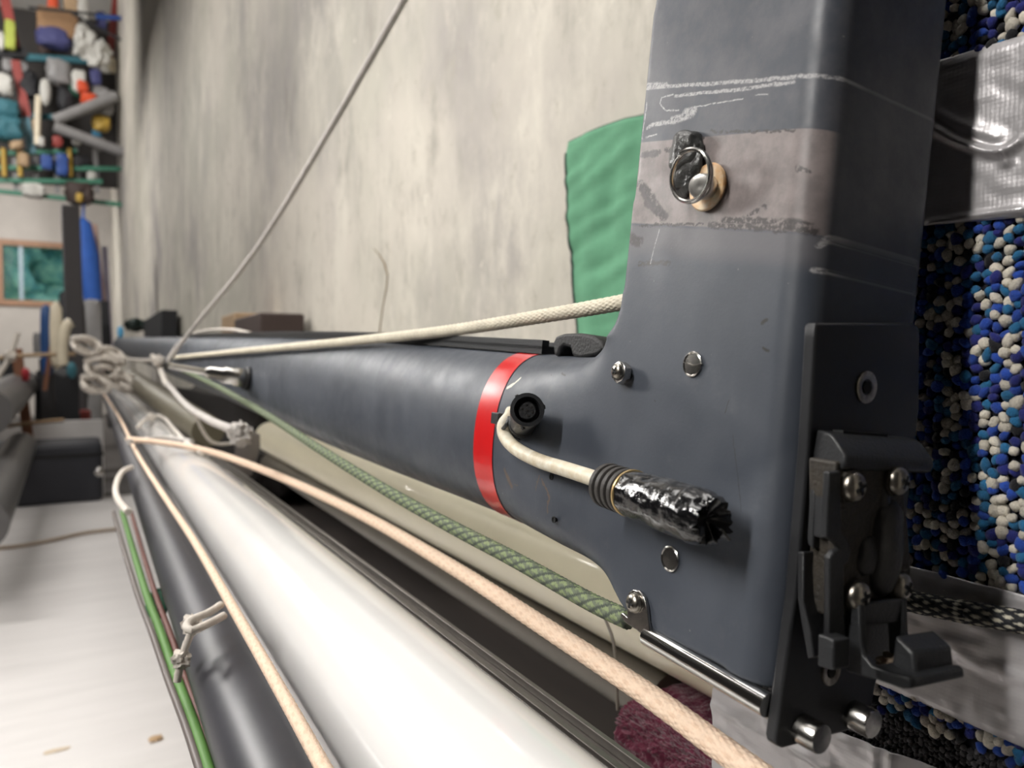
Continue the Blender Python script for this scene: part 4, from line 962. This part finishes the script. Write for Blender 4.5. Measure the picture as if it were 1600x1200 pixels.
# ------------------------------------------------------------------ pallet racking full of gear (far end, upper left)
YR = 15.2
rk = empty('storage_rack', P(95, 560, YR), 'tall storage rack with red posts and green rails at the far end', 'rack')
def rkb(name, a, b, w, m, Y=YR, d=None):
    o = MB().beam(P(*a, Y) - rk.location, P(*b, Y) - rk.location, w, d or w, up=(0, 1, 0)).build(name, m, rk); return o
rkb('post', (6, -10), (24, 78), .15, MZ['red']); rkb('post', (24, 96), (42, 184), .13, MZ['red']); rkb('post', (40, 184), (50, 240), .12, MZ['skyb'] if False else cm_('post_blue', 110, 150, 165), YR)
rkb('post', (183, -10), (170, 96), .13, MZ['red'], YR + .6)
rkb('beam', (-10, 82), (42, 84), .16, MZ['black']); rkb('beam', (40, 90), (140, 96), .10, MZ['teal']); rkb('beam', (-10, 180), (90, 183), .08, MZ['teal'])
for a, b in (((-10, 240), (120, 236)), ((-10, 262), (190, 264)), ((-10, 282), (160, 284)), ((-10, 298), (190, 320))):
    rkb('rail', a, b, .07, MZ['rgreen'])
for x in (22, 54, 86, 118, 148): rkb('slat', (x, 232), (x + 4, 302), .08, MZ['grey'], YR + .05, .02)
rkb('rail', (56, 180), (80, 182), .05, MZ['teal'])
rkb('shade_panel', (70, 20), (95, 290), 2.5, cm_('rack_shadow', 56, 52, 50), YR + 1.3, .05)  # dark sheet standing in for the shade behind the rack's gear
def L_(n, b, c, l, cat, Y=YR - .2, **k): return lump(n, b, Y, MZ[c], l, cat, **k)
def B_(n, b, c, l, cat, Y=YR - .1): return lump(n, b, Y, MZ[c], l, cat, bx_=.92, amp=.02)
L_('white_sail', (115, 48, 150, 86), 'white', 'crumpled white sail bundle on the upper rack', 'sail', amp=.5)
L_('white_sail', (138, 70, 172, 104), 'white', 'white cloth end drooping from the upper rack', 'sail', amp=.7)
L_('white_sail', (122, 0, 138, 34), 'white', 'small white bundle at the very top of the rack', 'sail')
B_('cardboard_box', (58, 26, 122, 56), 'card', 'brown cardboard box on the upper rack shelf', 'box')
L_('blue_tarp', (56, 50, 112, 70), 'purple', 'dull blue tarp folded under the cardboard box', 'tarp')
L_('orange_cone', (74, -8, 92, 26), 'orange', 'orange cone at the top of the rack', 'cone', bx_=.2, amp=.05)
L_('white_fender', (62, 14, 78, 40), 'cream', 'small cream fender left of the orange cone', 'fender', amp=.1, bx_=.2)
B_('cardboard_box', (100, 0, 122, 20), 'tan', 'tan box at the top of the rack beside the cone', 'box')
L_('white_fender', (62, 124, 80, 164), 'white', 'white fender hanging in the middle of the rack', 'fender', bx_=.1, amp=.1)
L_('white_fender', (-4, 50, 8, 78), 'white', 'white fender at the left edge above the black beam', 'fender', bx_=.1, amp=.1)
L_('white_bundle', (-6, 118, 20, 146), 'white', 'white bundle at the left edge below the black beam', 'bundle')
L_('life_jacket', (112, 112, 134, 142), 'white', 'white and orange life jacket, white half', 'jacket', Y=YR - .3)
L_('orange_float', (120, 128, 138, 144), 'orange', 'orange float above the red float', 'float', Y=YR - .4)
L_('orange_float', (126, 148, 152, 164), 'orange', 'red orange float below the jacket', 'float', Y=YR - .4)
L_('green_bag', (108, 125, 124, 152), 'green', 'green bag behind the floats', 'bag')
L_('blue_bag', (140, 110, 158, 134), 'purple', 'blue bag right of the floats', 'bag')
L_('grey_sack', (72, 98, 112, 130), 'grey', 'grey sack below the teal beam', 'bag')
L_('black_sack', (90, 140, 114, 172), 'black', 'black sack beside the white fender', 'bag')
L_('dark_sack', (140, 140, 178, 180), 'grey', 'pale grey sack near the right of the rack', 'bag')
L_('teal_sail', (-8, 160, 30, 182), 'teal', 'teal folded sail on the left shelf', 'sail')
L_('teal_sail', (-8, 186, 36, 220), 'teal', 'teal folded sail below the first one', 'sail')
L_('brown_basket', (14, 216, 36, 234), 'tan', 'tan basket above the top green rail', 'basket')
B_('blue_crate', (64, 244, 82, 264), 'royal', 'royal blue crate, left of the pair', 'crate')
B_('blue_crate', (88, 242, 106, 274), 'royal', 'royal blue crate, right of the pair', 'crate')
L_('yellow_jug', (144, 184, 172, 204), 'yellow', 'yellow jug near the wall end of the rack', 'jug')
L_('red_tin', (82, 214, 98, 230), 'red', 'red tin above the blue crates', 'tin')
L_('white_pot', (58, 214, 70, 228), 'white', 'small white pot left of the red tin', 'pot')
L_('white_pot', (112, 212, 126, 226), 'white', 'small white pot on the grey pipe', 'pot')
L_('cream_bundle', (28, 240, 46, 260), 'tan', 'tan bundle between the green rails', 'bundle')
L_('white_bundle', (34, 288, 70, 308), 'white', 'white bundle on the lowest green rail', 'bundle', Y=YR - .03)
L_('dark_bundle', (102, 288, 146, 318), 'brown', 'dark bundle at the right of the lowest rail', 'bundle')
L_('yellow_tin', (118, 302, 130, 316), 'yellow', 'yellow tin in front of the dark bundle', 'tin', Y=YR - .36)
for x, l in ((5, 'yellow handled tool at the left of the rack'), (30, 'short yellow handled tool beside it'), (108, 'long yellow handled tool right of the blue crates')):
    MB().tube([P(x, 232, YR - .08), P(x + 2, 276, YR - .08)], .04, 10).build('yellow_tool', MZ['yellow'], label=l, category='tool')
for a, b, l in (((85, 188), (182, 150), 'upper grey plastic pipe slanting across the rack'), ((85, 198), (192, 238), 'lower grey plastic pipe slanting across the rack')):
    MB().tube([P(*a, YR - .5), P(*b, YR - .5)], .09, 16).build('plastic_pipe', MZ['grey'], label=l, category='pipe')
MB().tube([P(60, 150, YR - .2), P(58, 226, YR - .2)], .05, 10).build('white_pole', MZ['cream'], label='upright cream pole in the middle of the rack', category='pole')
for nm, b_, c_, l_, k_ in (('grey_box', (26, 98, 44, 116), 'grey', 'grey box beside the red post under the teal beam', 'box'), ('black_bag', (30, 116, 60, 150), 'black', 'black bag between the red post and the hanging fender', 'bag'), ('tan_roll', (44, 186, 60, 214), 'tan', 'tan roll left of the cream pole', 'roll'),
    ('green_sack', (84, 100, 100, 120), 'dgreen', 'dark green sack on the grey sack', 'bag'), ('navy_bag', (150, 20, 166, 44), 'purple', 'dusky blue bag at the top right of the rack', 'bag'), ('grey_tub', (146, 216, 164, 234), 'grey', 'grey tub below the yellow jug', 'tub'),
    ('blue_tub', (144, 204, 158, 214), 'skyb', 'pale blue tub under the yellow jug', 'tub'), ('white_tub', (136, 268, 150, 282), 'white', 'white tub between the lower green rails', 'tub'), ('brown_sack', (60, 60, 78, 84), 'brown', 'brown sack under the folded blue tarp', 'bag'), ('cream_roll', (166, 92, 182, 112), 'cream', 'cream roll at the wall side of the rack', 'roll'),
    ('black_box', (112, 244, 140, 262), 'black', 'black box between rails right of the blue crates', 'box'), ('grey_roll', (4, 92, 22, 112), 'grey', 'grey roll at the left edge under the black beam', 'roll')):
    L_(nm, b_, c_, l_, k_, Y=YR + .05, amp=.3)
wf = [P(x, y, YR - .6) for x, y in ((45, 12), (110, 18), (212, 30), (218, 58), (212, 74), (150, 42), (110, 18))]
MB().tube(wf, .025, 8).build('wire_frame', MZ['black'], label='black bent wire frame sticking out beyond the rack', category='frame')
MB().tube([P(150, 26, YR - .7), P(210, 30, YR - .7)], .04, 8).build('blue_stick', MZ['royal'], label='blue stick lying on the wire frame', category='stick')
B_('lime_label_box', (8, 34, 24, 76), 'lime', 'lime yellow box in front of the left red post', 'box', Y=YR - .19)
print('tris', sum(len(o.data.loop_triangles) if o.data.loop_triangles else len(o.data.polygons) for o in S.objects if o.type == 'MESH'))
